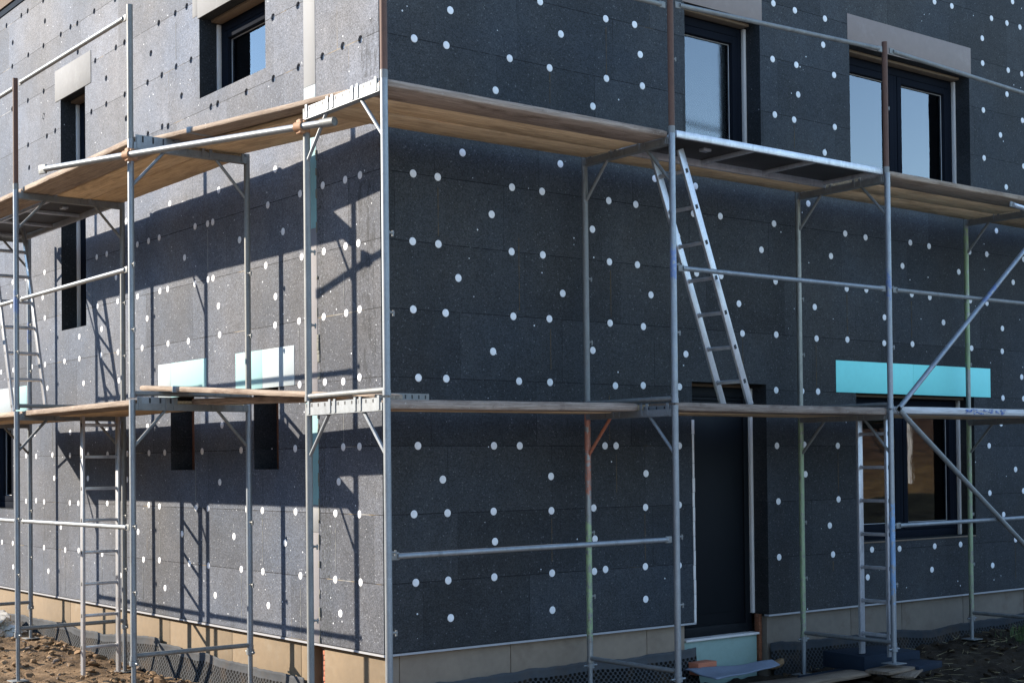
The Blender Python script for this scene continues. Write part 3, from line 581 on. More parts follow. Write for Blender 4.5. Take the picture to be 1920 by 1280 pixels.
# ---------------------------------------------------------------- windows and door
def bar(mb, P, u0, u1, d0, d1, z0, z1, bev=0.004):
    c = [P(u0, d0, z0), P(u1, d1, z1)]; lo = [min(p) for p in zip(*c)]; hi = [max(p) for p in zip(*c)]
    mb.bbox(lo, hi, bev)
def ringbars(mb, P, u0, u1, z0, z1, wd, d0, d1):
    bar(mb, P, u0, u0 + wd, d0, d1, z0, z1); bar(mb, P, u1 - wd, u1, d0, d1, z0, z1)
    bar(mb, P, u0 + wd, u1 - wd, d0, d1, z0, z0 + wd); bar(mb, P, u0 + wd, u1 - wd, d0, d1, z1 - wd, z1)
def window(P, op, n, glass='glass', drop=0.0, label=None):
    u0, u1, z0, z1 = op; z0 -= drop; f = MB(); ringbars(f, P, u0 + 0.002, u1 - 0.002, z0, z1 - 0.03, 0.075, 0.203, 0.29)
    wu = (u1 - u0 - 0.15) / n
    for i in range(1, n): bar(f, P, u0 + 0.075 + wu * i - 0.03, u0 + 0.075 + wu * i + 0.03, 0.208, 0.285, z0 + 0.075, z1 - 0.105)
    wn = f.build('window', M['frame'], house)
    if label: wn['label'] = label
    for i in range(n):
        a = u0 + 0.075 + wu * i + (0.03 if i else 0) + 0.003; b = u0 + 0.075 + wu * (i + 1) - (0.03 if i < n - 1 else 0) - 0.003
        s = MB(); ringbars(s, P, a, b, z0 + 0.078, z1 - 0.108, 0.066, 0.202, 0.28); s.build('sash', M['frame'], wn)
        g = MB(); c = [P(a + 0.06, 0.250, z0 + 0.138), P(b - 0.06, 0.258, z1 - 0.168)]
        g.box([min(p) for p in zip(*c)], [max(p) for p in zip(*c)]); g.build('pane', M[glass], wn, smooth=False)
        e = MB(); ringbars(e, P, a + 0.0685, b - 0.0685, z0 + 0.1465, z1 - 0.1765, 0.008, 0.240, 0.2485); e.build('gasket', M['trim'], wn, smooth=False)
    s = MB(); bar(s, P, u1 - 0.030, u1 - 0.001, 0.165, 0.2015, z0 + drop + 0.001, z1 - 0.03); s.build('sealing_strip', M['seal'], wn)
    s = MB(); bar(s, P, u0 + 0.001, u1 - 0.031, 0.10, 0.2015, z1 - 0.028, z1 - 0.002); s.build('sealing_tape', M['seal_tan'], wn)
    return wn
window(RW['u'], R1, 1, 'glass_wet', label='misted single window above the entrance door')
window(RW['u'], R2, 2, label='wide two-pane upper window under a grey lintel')
w3 = window(RW['u'], R3, 2, label='wide two-pane ground floor window under a turquoise board')
s = MB(); s.bbox((5.32, -0.008, 0.572), (7.19, 0.19, 0.586), 0.003); s.build('sill', M['seal_tan'], w3)
window(LW['u'], L_W2, 1, drop=0.10, label='small upper window under a pale lintel')
window(LW['u'], L_W0, 2, label='ground floor window at the far end of the sunlit side')
wnarrow = window(LW['u'], L_NAR, 1, drop=0.08, label='tall narrow stairwell window')
for op in (L_B1, L_B2):                                   # small openings still without frames: timber jamb, black sheet standing in for the unlit inside
    u0, u1, z0, z1 = op; j = MB(); bar(j, LW['u'], u0 + 0.001, u0 + 0.085, 0.17, 0.25, z0 + 0.001, z1 - 0.001); bar(j, LW['u'], u1 - 0.06, u1 - 0.001, 0.21, 0.27, z0 + 0.001, z1 - 0.001)
    wn = H(j, 'window', M['jamb']); wn['label'] = 'small unglazed opening with a red brown timber jamb'
    g = MB(); c = [LW['u'](u0 + 0.002, 0.284, z0 + 0.002), LW['u'](u1 - 0.002, 0.292, z1 - 0.002)]; g.box([min(p) for p in zip(*c)], [max(p) for p in zip(*c)]); g.build('dark_inside', M['black'], wn, smooth=False)

d = MB(); ringbars(d, RW['u'], 3.137, 4.065, -0.165, 2.02, 0.085, 0.20, 0.28); door = H(d, 'door', M['door'])
d = MB(); d.bbox((3.223, 0.215, -0.080), (3.979, 0.275, 1.80), 0.004); d.bbox((3.25, 0.209, 0.03), (3.95, 0.2149, 1.77), 0.002)
d.build('door_leaf', M['door'], door)
d = MB()
for i in range(4): d.bbox((3.223, 0.214, 1.805 + i * 0.033), (3.979, 0.26, 1.834 + i * 0.033), 0.003)
d.build('shutter_box', M['door'], door)
d = MB(); d.bbox((3.135, 0.10, -0.185), (4.05, 0.30, -0.166), 0.003); d.build('threshold', M['seal'], door)
d = MB(); d.bbox((4.036, 0.165, 0.0), (4.066, 0.199, 2.02), 0.003); d.build('sealing_strip', M['seal'], door)
d = MB(); d.bbox((3.136, 0.165, 2.022), (4.035, 0.199, 2.048), 0.003); d.build('sealing_tape', M['seal_tan'], door)
d = MB(); random.seed(5)
z = -0.012
while z < 1.64: d.bbox((3.128 + random.uniform(-.003, .003), -0.006, z), (3.152 + random.uniform(-.003, .003), 0.02, z + 0.122), 0.002); z += 0.124
d.build('edge_profile', M['seal'], door)
d = MB(); d.bbox((3.06, 0.13, -0.62), (4.045, 0.23, -0.187), 0.004); d.build('base_board', M['xps_green'], door)
d = MB(); d.bbox((4.046, 0.10, -0.42), (4.082, 0.16, -0.006), 0.006); d.build('packing_timber', M['jamb'], door)

# ---------------------------------------------------------------- dowel caps
def cap_mesh(axis):
    bm = bmesh.new(); n = 20; P = RW['u'] if axis == 'x' else LW['u']
    prof = ((0.0, -0.0025), (0.024, -0.0022), (0.0285, -0.0015), (0.0295, 0.0), (0.0295, 0.004)); rings = []
    for r, dd in prof[1:]:
        rings.append([bm.verts.new(P(r * math.cos(2*math.pi*i/n), dd, r * math.sin(2*math.pi*i/n))) for i in range(n)])
    c = bm.verts.new(P(0, prof[0][1], 0))
    for i in range(n): bm.faces.new((c, rings[0][i], rings[0][(i+1) % n]))
    for a, b in zip(rings[:-1], rings[1:]):
        for i in range(n): bm.faces.new((a[i], b[i], b[(i+1) % n], a[(i+1) % n]))
    bmesh.ops.recalc_face_normals(bm, faces=bm.faces[:])
    me = bpy.data.meshes.new('dowel_cap'); bm.to_mesh(me); bm.free(); me.materials.append(M['cap'])
    me.polygons.foreach_set('use_smooth', [True] * len(me.polygons)); me.set_sharp_from_angle(angle=R(50)); return me
cm = {'x': cap_mesh('x'), 'y': cap_mesh('y')}
spots = [('x', (u, 0, z)) for u, z in pts(CAPS_R)] + [('y', (0, u, z)) for u, z in pts(CAPS_L)] + [('y', (0.022, u, z)) for u, z in pts(HOLES_L)]
def size(sp):
    p = Vector(sp[1]); v = p - Vector((-5.63, -8.78, 1.35))
    return (abs(v.y) if sp[0] == 'x' else abs(v.x)) / v.length ** 3
spots.sort(key=size, reverse=True)
rest = MB()
for i, (ax, p) in enumerate(spots):
    if i < 100:
        o = bpy.data.objects.new('dowel_cap', cm[ax]); COL.objects.link(o); o.parent = house; o.location = p
    else:
        me = cm[ax]; rest.add([v.co + Vector(p) for v in me.vertices], [list(f.vertices) for f in me.polygons])
o = H(rest, 'dowel_cap', M['cap'], sharp=50); o['kind'] = 'stuff'

# thin lines of gap foam in the vertical joints
FOAM_R = [(0.51, 3.03, 3.45), (0.51, 2.89, 2.97), (1.58, 2.07, 2.45), (2.22, 2.52, 2.96), (2.19, 1.51, 1.94), (2.26, 1.09, 1.46), (1.60, 4.18, 4.48), (2.20, 4.49, 4.95), (4.49, 4.19, 4.46), (5.06, 4.86, 4.96), (5.04, 1.03, 1.47), (4.95, 0.31, 0.46), (1.57, 0.56, 0.96), (2.57, 0.52, 0.97), (4.75, 2.02, 2.46), (5.20, 2.52, 2.96), (7.89, 0.07, 0.49), (3.77, 2.14, 2.48), (1.27, 2.52, 3.14), (6.18, 2.53, 2.95), (3.44, 1.52, 1.52)]
FOAM_L = [(6.85, 0.54, 0.97), (6.86, 0.07, 0.48), (5.83, 0.53, 0.98), (6.23, 0.02, 0.47), (5.22, 0.01, 0.48), (4.21, 0.00, 0.47), (3.83, 0.52, 0.98), (2.20, 0.03, 0.48), (1.82, 0.52, 0.98), (1.20, 0.01, 0.48), (0.66, 0.52, 0.98), (2.79, 3.02, 3.47), (6.58, 1.53, 1.99), (3.41, 5.05, 5.44), (1.19, 2.09, 2.48), (0.53, 1.51, 1.97), (0.51, 2.53, 2.97), (3.07, 1.03, 1.27), (3.06, 1.03, 1.43)]

M['foam_tan'] = m_plain('brown_gap_foam', (0.085, 0.058, 0.028), 0.9, var=0.5, scale=60)
M['foam_pale'] = m_plain('pale_gap_foam', (0.19, 0.19, 0.18), 0.9, var=0.5, scale=60)
random.seed(17)
for P, lst, m in ((RW['u'], FOAM_R, 'foam_tan'), (LW['u'], FOAM_L, 'foam_pale')):
    for (u, z0, z1) in lst:
        if z1 - z0 < 0.12: continue
        mb = MB(); n = int((z1 - z0 - 0.06) / 0.012); V = []; F = []
        for q in range(n + 1):
            z = z0 + 0.03 + (z1 - z0 - 0.06) * q / n; c = u + 0.0012 * mnoise.noise(Vector((u * 9, z * 30, 1))); wd = max(0.0004, 0.0016 + 0.0026 * mnoise.noise(Vector((u * 7, z * 21, 4))))
            V += [P(c - wd, -0.0022, z), P(c + wd, -0.0022, z), P(c + wd, 0.002, z), P(c - wd, 0.002, z)]
            if q: F += [[4*q-4+a, 4*q-4+(a+1) % 4, 4*q+(a+1) % 4, 4*q+a] for a in range(4)]
        mb.add(V, F)
        if mb.f: H(mb, 'foam_line', M[m], smooth=False)
# ================================================================ scaffold
RS = lambda s, q, z: Vector((s, -q, z))      # front scaffold: s along the wall, q out from it
LS = lambda s, q, z: Vector((-q, s, z))      # side scaffold
TR = 0.0242

def frame(side, s, zb, qi, qo, label, mats, base=None, lip=False, group='scaffold frames around the house', pin_dir=1, pins=True, lugs=True, redtop=False):
    P = RS if side == 'front' else LS
    root = empty('scaffold', P(s, (qi + qo) / 2, zb), label, 'scaffold', group); o = root.location.copy()
    B = lambda mb, n, m, par=root: mb.build(n, m, par, origin=o)
    mi, mo, mt = mats
    for q, m in ((qi, mi), (qo, mo)):
        t = MB(); t.tube(P(s, q, zb), P(s, q, zb + 1.985), TR, 16, wall=0.003); t.tube(P(s, q, zb), P(s, q, zb + 0.035), TR + 0.003, 16); B(t, 'standard', M[m])
    u0, u1 = zb + 1.905, zb + 1.957
    t = MB(); a, b = qi + TR * 0.6, qo - TR * 0.6
    def bx(s0, s1, q0, q1, z0, z1, mbx, mi_=0):
        p, r = P(s0, q0, z0), P(s1, q1, z1); mbx.box([min(x) for x in zip(p, r)], [max(x) for x in zip(p, r)], mi_)
    bx(s - 0.027, s + 0.027, a, b, u0, u0 + 0.005, t)
    for sg in (-1, 1): bx(s + sg * 0.027 - (0.004 if sg > 0 else 0), s + sg * 0.027 + (0 if sg > 0 else 0.004), a, b, u0 + 0.0052, u1, t)
    if lugs:
        qs = [qi + 0.05, qi + (qo - qi) * 0.335, qi + (qo - qi) * 0.40, qi + (qo - qi) * 0.66, qi + (qo - qi) * 0.725, qo - 0.05]
        for q in qs: bx(s - 0.033, s - 0.0268, q - 0.012, q + 0.012, u0 + 0.008, u1 + (0.045 if lip else 0.02), t); bx(s + 0.0268, s + 0.033, q - 0.012, q + 0.012, u0 + 0.008, u1 + 0.01, t)
    B(t, 'transom', M[mt])
    if lip:
        t = MB(); sg = lip[2] if len(lip) > 2 else -1
        q0, q1 = lip[0], lip[1]; zt = u1 + (lip[3] if len(lip) > 3 else 0.03); sc = s + sg * 0.0235
        bx(sc - 0.0025, sc + 0.0025, q0, q1, u1 + 0.0003, zt, t)
        q = q0 + 0.05
        while q < q1 - 0.04:
            bx(sc - 0.0036, sc + 0.0036, q, q + 0.015, u1 + 0.004, zt - 0.007, t, 1); q += 0.085
        B(t, 'slotted_lip', [M['galv'], M['black']])
    for q, dq in ((qi, 0.27), (qo, -0.27)):
        t = MB(); t.tube(P(s, q + math.copysign(0.018, dq), u0 - 0.27), P(s, q + dq, u0 + 0.004), 0.0125, 10)
        B(t, 'corner_brace', M['red_lead'] if redtop and dq > 0 else M[mt])
    t = MB(); t.tube(P(s, qi + 0.018, zb + 0.035), P(s, qo - 0.018, zb + 0.035), 0.0185, 12); B(t, 'cross_tube', M['galv_dull'])
    if pins:
        for q in (qi, qo):
            for zz in (0.52, 1.02):
                t = MB(); d = pin_dir; qq = q
                t.tube(P(s + d * TR * 0.7, qq, zb + zz), P(s + d * 0.062, qq, zb + zz), 0.008, 8)
                t.tube(P(s + d * 0.055, qq, zb + zz - 0.022), P(s + d * 0.055, qq, zb + zz + 0.014), 0.0075, 8); t.tube(P(s + d * 0.012, qq, zb + zz), P(s + d * 0.026, qq, zb + zz), 0.014, 8)
                B(t, 'rail_pin', M['galv_dull'])
    if base:
        for q, zg in zip((qi, qo), base):
            if zg is None: zg = ground_z(*P(s, q, 0)[:2]) + 0.02
            t = MB(); t.tube(P(s, q, zg), P(s, q, zb + 0.02), 0.019, 14)
            j = B(t, 'base_jack', M['galv'])
            t = MB(); t.tube(P(s, q, zb - 0.04), P(s, q, zb - 0.002), 0.033, 12); t.tube(P(s - 0.07, q, zb - 0.02), P(s + 0.07, q, zb - 0.02), 0.008, 8); B(t, 'collar_nut', M['galv'], j)
            t = MB(); p = P(s, q, zg); t.bbox((p.x - 0.075, p.y - 0.075, zg - 0.006), (p.x + 0.075, p.y + 0.075, zg + 0.002), 0.002); B(t, 'base_plate', M['galv_dull'], j)
    return root

ZR, ZL = -0.205, -0.105
FR = ((-0.735, 0.232, 1.203), (1.80, 0.178, 1.162), (4.32, 0.176, 1.158), (6.84, 0.180, 1.160), (9.34, 0.18, 1.16))
lm = [('galv_dull', 'galv', 'galv'), ('galv_red', 'galv', 'galv'), ('galv_olive', 'galv_patch', 'galv_dull'), ('galv_olive', 'galv_dull', 'galv_dull'), ('galv_dull', 'galv', 'galv')]
um = [('galv_dull', 'galv', 'galv'), ('galv_dull', 'galv_blue', 'galv_dull'), ('galv_olive', 'galv_blue', 'galv_dull'), ('galv_green', 'galv_dull', 'galv_dull'), ('galv_dull', 'galv', 'galv')]
low_l = ['lower scaffold frame standing across the house corner, its slotted transom facing left', 'lower scaffold frame with red and green inner standard, left of the door',
         'lower scaffold frame with green inner standard beside the vertical ladder', 'lower scaffold frame with green and blue paint right of the wide ground floor window', 'lower scaffold frame past the right end of the front']
up_l = ['upper scaffold frame across the house corner with a slotted transom and rusty coupler', 'upper scaffold frame beside the top of the leaning ladder',
        'upper scaffold frame with blue stained outer standard, left of the turquoise board', 'upper scaffold frame with a bright green inner standard at the right', 'upper scaffold frame past the right end of the front']
for i, (s, qi, qo) in enumerate(FR[:4]):
    frame('front', s, ZR, qi, qo, low_l[i], lm[i], base=(None, -0.34 if i == 2 else None), lip=((qi + 0.03, qo - 0.03, -1, 0.032) if i == 0 else (qo - 0.36, qo - 0.03, 1, 0.03) if i == 1 else False), redtop=(i == 1))
    frame('front', s, ZR + 2.0, qi, qo, up_l[i], um[i], lip=((qi + 0.03, qo - 0.03, -1, 0.032) if i == 0 else False))
FL = ((1.69, 0.188, 1.173), (4.19, 0.196, 1.200), (6.69, 0.207, 1.20))
low_s = ['lower side frame in front of the two small basement openings', 'lower side frame right of the side ladder, at the sunlit dirt slope', 'lower side frame at the far left edge of the sunlit side']
up_s = ['upper side frame in front of the sunlit wall with an empty slotted transom end', 'upper side frame with blue tape marks, beside the leaning ladder at left', 'upper side frame at the far left, carrying the aluminium hatch deck']
sm = [('galv_blue', 'galv', 'galv_dull'), ('galv_dull', 'galv_blue', 'galv_dull'), ('galv_blue', 'galv_dull', 'galv_dull')]
for i, (s, qi, qo) in enumerate(FL):
    frame('side', s, ZL, qi, qo, low_s[i], sm[i], base=(None, None), pin_dir=-1, lip=((qo - 0.36, qo - 0.03, -1, 0.05) if i == 0 else False))
    frame('side', s, ZL + 2.0, qi, qo, up_s[i], (('galv_dull', 'galv', 'galv'), ('galv_dull', 'galv_blue', 'galv_dull'), ('galv_blue', 'galv', 'galv_dull'))[i], pin_dir=-1, lip=((qo - 0.40, qo - 0.03, -1, 0.06) if i == 0 else False))

def post(P, s, q, z0, z1, m, label):
    t = MB(); t.tube(P(s, q, z0), P(s, q, z1), 0.0235, 14, wall=0.003)
    o = tag(t.build('guard_post', M[m], None, P(s, q, z0)), label, 'guard post', 'guard rail posts on the top scaffold level')
    c = MB(); c.tube(P(s, q, z0 - 0.002), P(s, q, z0 + 0.05), 0.0255, 14); c.tube(P(s + 0.02, q, z0 + 0.55), P(s + 0.05, q, z0 + 0.55), 0.007, 8); c.tube(P(s + 0.045, q, z0 + 0.535), P(s + 0.045, q, z0 + 0.565), 0.007, 8)
    c.build('socket_pin', M['galv_dull'], o, origin=P(s, q, z0)); return o
zt = ZR + 2.0 + 1.987
post(RS, -0.735, 1.203, zt, 4.95, 'rust', 'rusty brown guard post standing on the corner scaffold frame')
post(RS, 1.80, 1.162, zt, 4.95, 'rust', 'rusty brown guard post left of the misted window')
post(RS, 4.32, 1.150, zt, 4.89, 'rust', 'leaning rusty guard post in front of the wide upper window')
post(RS, 6.84, 1.160, zt, 4.90, 'galv_dull', 'grey guard post past the right edge of the front scaffold')
ztl = ZL + 2.0 + 1.987
post(LS, 1.69, 1.174, ztl, 4.91, 'galv_dull', 'tall grey guard post between the two upper side windows')
post(LS, 4.19, 1.200, ztl, 4.885, 'rust', 'rusty guard post at the left, beyond the narrow window')
post(LS, 6.69, 1.200, ztl, 4.885, 'galv_dull', 'grey guard post past the left edge of the side scaffold')

def rail(P, s0, s1, q, z0, z1, label, m='galv', r=0.0185, name='guard_rail', cat='guard rail', grp='guard rails of the scaffold', q1=None):
    a = P(s0, q, z0); b = P(s1, q if q1 is None else q1, z1); t = MB(); d = (b - a).normalized()
    t.tube(a + d * 0.04, b - d * 0.04, r, 14); o = tag(t.build(name, M[m], None, a), label, cat, grp)
    for p, dd in ((a, d), (b, -d)):
        e = MB(); e.tube(p + dd * 0.075, p + dd * 0.045, r * 1.0, 10, r1=r * 1.02); 
        Mx = Matrix.Translation(p + dd * 0.025) @ d.to_track_quat('X', 'Z').to_matrix().to_4x4()
        e.bbox((-0.03, -0.006, -0.024), (0.03, 0.006, 0.024), 0.003, 0, Mx); e.build('flattened_end', M['galv_dull'], o, origin=a)
    return o
G = 0.055
rail(RS, -0.735 + G, 1.80 - G, 1.16, 0.787, 0.797, 'knee high rail across the dark wall from the house corner to the door')
rail(RS, 4.32 + G, 6.84 - G, 1.16, 0.808, 0.820, 'low rail crossing in front of the wide ground floor window')
rail(RS, 1.80 + G, 4.32 - G, 1.16, 2.791, 2.798, 'mid level rail passing in front of the leaning ladder')
rail(RS, 4.32 + G, 6.84 - G, 1.16, 2.797, 2.797, 'mid level rail above the turquoise board', 'galv_dull')
rail(RS, -0.735 + G, 1.80 - G, 1.16, 4.70, 4.716, 'top rail at the upper picture edge, left of the misted window', 'galv_dull')
rail(RS, 1.80 + G, 4.32 - G, 1.16, 4.741, 4.817, 'top rail sloping across the misted window and grey lintel', 'galv_dull')
rail(RS, 4.32 + G, 6.84 - G, 1.16, 4.823, 4.746, 'plaster spattered top rail under the wide lintel at the right', 'galv_dull')
rail(LS, 1.69 + G, 4.19 - G, 1.18, 0.905, 0.895, 'low side rail passing in front of the side ladder')
rail(LS, 4.19 + G, 6.69 - G, 1.18, 0.893, 0.893, 'low side rail leaving the picture at the left edge')
rail(LS, 1.69 + G, 4.19 - G, 1.18, 2.884, 2.884, 'mid level side rail crossing the tall narrow window')
rail(LS, 4.19 + G, 6.69 - G, 1.18, 2.884, 2.884, 'mid level side rail behind the leaning ladder at left')
rail(LS, 1.69 + G, 4.19 - G, 1.18, 4.825, 4.833, 'top side rail above the pale small lintel')
rail(LS, 4.19 + G, 6.69 - G, 1.18, 4.82, 4.82, 'top side rail at the left picture edge')
rail(RS, 4.36, 6.80, 1.195, 1.775, 3.70, 'diagonal brace rising to the right across the turquoise board', 'galv_blue', 0.021, 'diagonal_brace', 'brace', 'diagonal braces of the front scaffold')
rail(RS, 4.36, 6.80, 1.195, 1.80, 0.17, 'dark diagonal brace falling to the right across the ground floor window', 'galv_dull', 0.022, 'diagonal_brace', 'brace', 'diagonal braces of the front scaffold')
rail(RS, 6.05, 8.4, 1.20, 3.69, 3.50, 'short pale tube end under the deck at the right picture edge', 'alu', 0.022, 'scaffold_tube', 'tube', None)

# the loose tube clamped under the upper deck at the corner
a, c1, c2 = Vector((-1.515, 2.57, 3.755)), Vector((-1.245, 1.58, 3.727)), Vector((-0.79, -0.235, 3.652)); b = c2 + (c2 - c1).normalized() * 0.33
t = MB(); t.path([a, c1, c2, b], 0.0242, 16); tube = tag(t.build('scaffold_tube', M['galv'], None, a), 'long galvanised tube held by two rusty couplers below the upper side deck', 'tube')
d = (c1 - a).normalized(); e = MB(); Mx = Matrix.Translation(a - d * 0.03) @ d.to_track_quat('X', 'Z').to_matrix().to_4x4(); e.bbox((-0.05, -0.010, -0.036), (0.04, 0.010, 0.036), 0.004, 0, Mx)
e.tube(a + d * 0.0, a + d * 0.07, 0.018, 12, r1=0.0245); e.build('flattened_end', M['galv_dull'], tube, origin=a)
e = MB(); e.tube(b - (b - c2).normalized() * 0.12, b + (b - c2).normalized() * 0.005, 0.030, 14, wall=0.004); e.build('sleeve', M['galv_dull'], tube, origin=a)
for c, off in ((c1, Vector((0.045, 0, 0))), (c2, Vector((0.045, 0, 0)))):
    dd = (c2 - c1).normalized(); e = MB(); e.tube(c - dd * 0.035, c + dd * 0.035, 0.034, 14); s_ = c + off
    e.tube(s_ + Vector((0, 0, -0.035)), s_ + Vector((0, 0, 0.035)), 0.033, 14); e.tube(c + Vector((-0.01, 0, 0.045)), c + Vector((0.05, 0.0, 0.045)), 0.008, 8)
    e.bbox((c.x - 0.012, c.y - 0.03, c.z - 0.045), (c.x + 0.03, c.y + 0.03, c.z + 0.05), 0.006); e.tube(c + Vector((0.01, -0.06, 0.03)), c + Vector((0.01, 0.03, 0.03)), 0.009, 8)
    e.build('coupler', M['coupler'], tube, origin=a)

# ---------------------------------------------------------------- planks
def plank(A, Bp, inward, wid, th, m, label, grp='scaffold planks', bands=(), seed=0, name='scaffold_plank', cat='plank', rnd=0.006):
    """A, Bp: ends of the outer top edge; local x runs along the plank"""
    A = Vector(A); Bp = Vector(Bp); X = (Bp - A).normalized(); Y = Vector(inward); Y = (Y - X * Y.dot(X)).normalized(); Z = X.cross(Y)
    if Z.z < 0: Z = -Z
    Mx = Matrix(((X.x, Y.x, Z.x, A.x), (X.y, Y.y, Z.y, A.y), (X.z, Y.z, Z.z, A.z), (0, 0, 0, 1))); Ln = (Bp - A).length
    rn = random.Random(seed * 7 + 1); n = max(8, int(Ln / 0.055)); c = 0.0045; bm = bmesh.new(); rings = []
    prof = [(0, -th + c), (0, -c), (c, 0), (wid - c, 0), (wid, -c), (wid, -th + c), (wid - c, -th), (c, -th)]
    for i in range(n + 1):
        x = Ln * i / n; w1 = mnoise.noise(Vector((x * 3.1, seed * 9.7, 0))) * 0.0045; w2 = mnoise.noise(Vector((x * 11, seed * 3.3, 5))) * 0.0025; sag = mnoise.noise(Vector((x * 0.6, seed * 2.1, 9))) * 0.006
        end = rnd if i in (0, n) else 0.0
        rings.append([bm.verts.new((x, y + ((w1 + w2) if y < wid / 2 else w1) + (end if y < wid / 2 else -end) * (1 if i in (0, n) else 0), z + sag + (w2 if abs(z) < th / 2 else -w2) * 0.5 + (-end * 0.5 if z > -th / 2 else end * 0.5))) for y, z in prof])
    for a, b in zip(rings[:-1], rings[1:]):
        for i in range(8): bm.faces.new((a[i], b[i], b[(i+1) % 8], a[(i+1) % 8]))
    bm.faces.new(rings[0]); bm.faces.new(rings[-1][::-1])
    bmesh.ops.recalc_face_normals(bm, faces=bm.faces[:])
    mb = MB(); mb.addbm(bm); o = mb.build(name, M[m], None, (0, 0, 0), sharp=50); o.matrix_world = Mx; tag(o, label, cat, grp)
    for bx in bands:
        e = MB(); e.bbox((bx, -0.004, -th - 0.004), (bx + 0.055, wid + 0.004, 0.005), 0.001); e.build('end_band', M['galv'], o)
    return o

def deck(P, s0, s1, q0, z, wid, n, m, labels, seed, th=0.045, inward=None, bands=(), mats=None, rg=0.012):
    iw = Vector((0, 1, 0)) if P is RS else Vector((1, 0, 0)); rn = random.Random(seed)
    for i in range(n):
        q = q0 - i * (wid + 0.016); jz = rn.uniform(-0.004, 0.004); j0, j1 = rn.uniform(0, rg), rn.uniform(0, rg)
        plank(P(s0 + j0, q, z + jz), P(s1 - j1, q, z + jz + rn.uniform(-.003, .003)), iw, wid, th, (mats[i] if mats else m), labels[i], bands=bands if i == 0 else (), seed=seed * 10 + i)

ZT, ZB = 3.802, 1.800
deck(RS, -0.70, 1.785, 1.145, ZT, 0.295, 3, 'plank', ['outer plank of the upper deck between the corner and the misted window, grey edged', 'middle plank of the upper deck between the corner and the misted window', 'wall side plank of the upper deck between the corner and the misted window'], 1, mats=('plank_grey', 'plank', 'plank'))
deck(RS, 4.345, 6.82, 1.145, ZT, 0.295, 3, 'plank', ['outer plank of the upper deck under the wide upper window, with cracked pale edge', 'middle plank of the upper deck under the wide upper window', 'wall side plank of the upper deck under the wide upper window'], 2, mats=('plank_pale', 'plank', 'plank'))
deck(RS, 1.82, 4.30, 0.50, ZT, 0.275, 1, 'plank', ['plank along the wall behind the aluminium hatch deck'], 3)
deck(RS, 6.86, 9.3, 1.145, ZT, 0.295, 3, 'plank', ['outer upper plank past the right picture edge', 'middle upper plank past the right picture edge', 'wall side upper plank past the right picture edge'], 12)
# lower deck of the front: the outer plank of the first bay lies askew
plank((-0.70, -1.13, 1.775), (1.765, -0.815, 1.805), (0, 1, 0), 0.285, 0.058, 'plank_edge', 'skewed outer plank of the lower deck from the house corner to the door', 'scaffold planks', seed=31, rnd=0.014)
plank((-0.70, -0.80, 1.782), (1.785, -0.50, 1.800), (0, 1, 0), 0.27, 0.058, 'plank', 'wall side plank of the lower deck from the house corner to the door', 'scaffold planks', seed=32)
deck(RS, 1.825, 4.30, 1.145, ZB + 0.004, 0.295, 3, 'plank', ['outer plank of the lower deck in front of the door, carrying the leaning ladder side', 'middle plank of the lower deck in front of the door', 'wall side plank of the lower deck in front of the door'], 4, th=0.060, mats=('plank_edge', 'plank', 'plank'))
deck(RS, 4.345, 6.82, 1.145, ZB + 0.012, 0.295, 3, 'plank', ['white painted plank with blue marks under the turquoise board', 'middle plank of the lower deck under the turquoise board', 'wall side plank of the lower deck under the turquoise board'], 5, th=0.058, mats=('plank_white', 'plank', 'plank'))
wp = [o for o in bpy.data.objects if o.get('label', '').startswith('white painted plank')][0]
mk = MB(); rn = random.Random(4)
for i in range(70):
    x = 1.03 + rn.random() ** 1.1 * 0.62; z = -0.006 - rn.random() * 0.042; l = rn.uniform(0.006, 0.03)
    mk.bbox((x, -0.0075, z - rn.uniform(.002, .007)), (x + l, -0.0012, z), 0.0008)
mk.build('paint_mark', M['blue_mark'], wp, smooth=False)
# side decks
ZTL, ZBL = 3.902, 1.886
deck(LS, 1.70, 4.189, 1.150, ZTL, 0.305, 3, 'plank', ['outer plank of the upper side deck beside the narrow window', 'middle plank of the upper side deck beside the narrow window', 'wall side plank of the upper side deck beside the narrow window'], 6, rg=0.003, mats=('plank_pale', 'plank', 'plank'))
deck(LS, 4.21, 6.67, 1.150, ZTL, 0.305, 1, 'plank_pale', ['outer plank of the upper side deck at the left picture edge'], 7)
deck(LS, 1.71, 4.17, 1.150, ZBL, 0.305, 3, 'plank', ['outer plank of the lower side deck above the side ladder', 'middle plank of the lower side deck above the side ladder', 'wall side plank of the lower side deck above the side ladder'], 8, mats=('plank_pale', 'plank', 'plank'))
deck(LS, 4.21, 6.67, 1.150, ZBL, 0.305, 3, 'plank', ['outer plank of the lower side deck at the left picture edge', 'middle plank of the lower side deck at the left picture edge', 'wall side plank of the lower side deck at the left picture edge'], 9, mats=('plank_pale', 'plank', 'plank'))
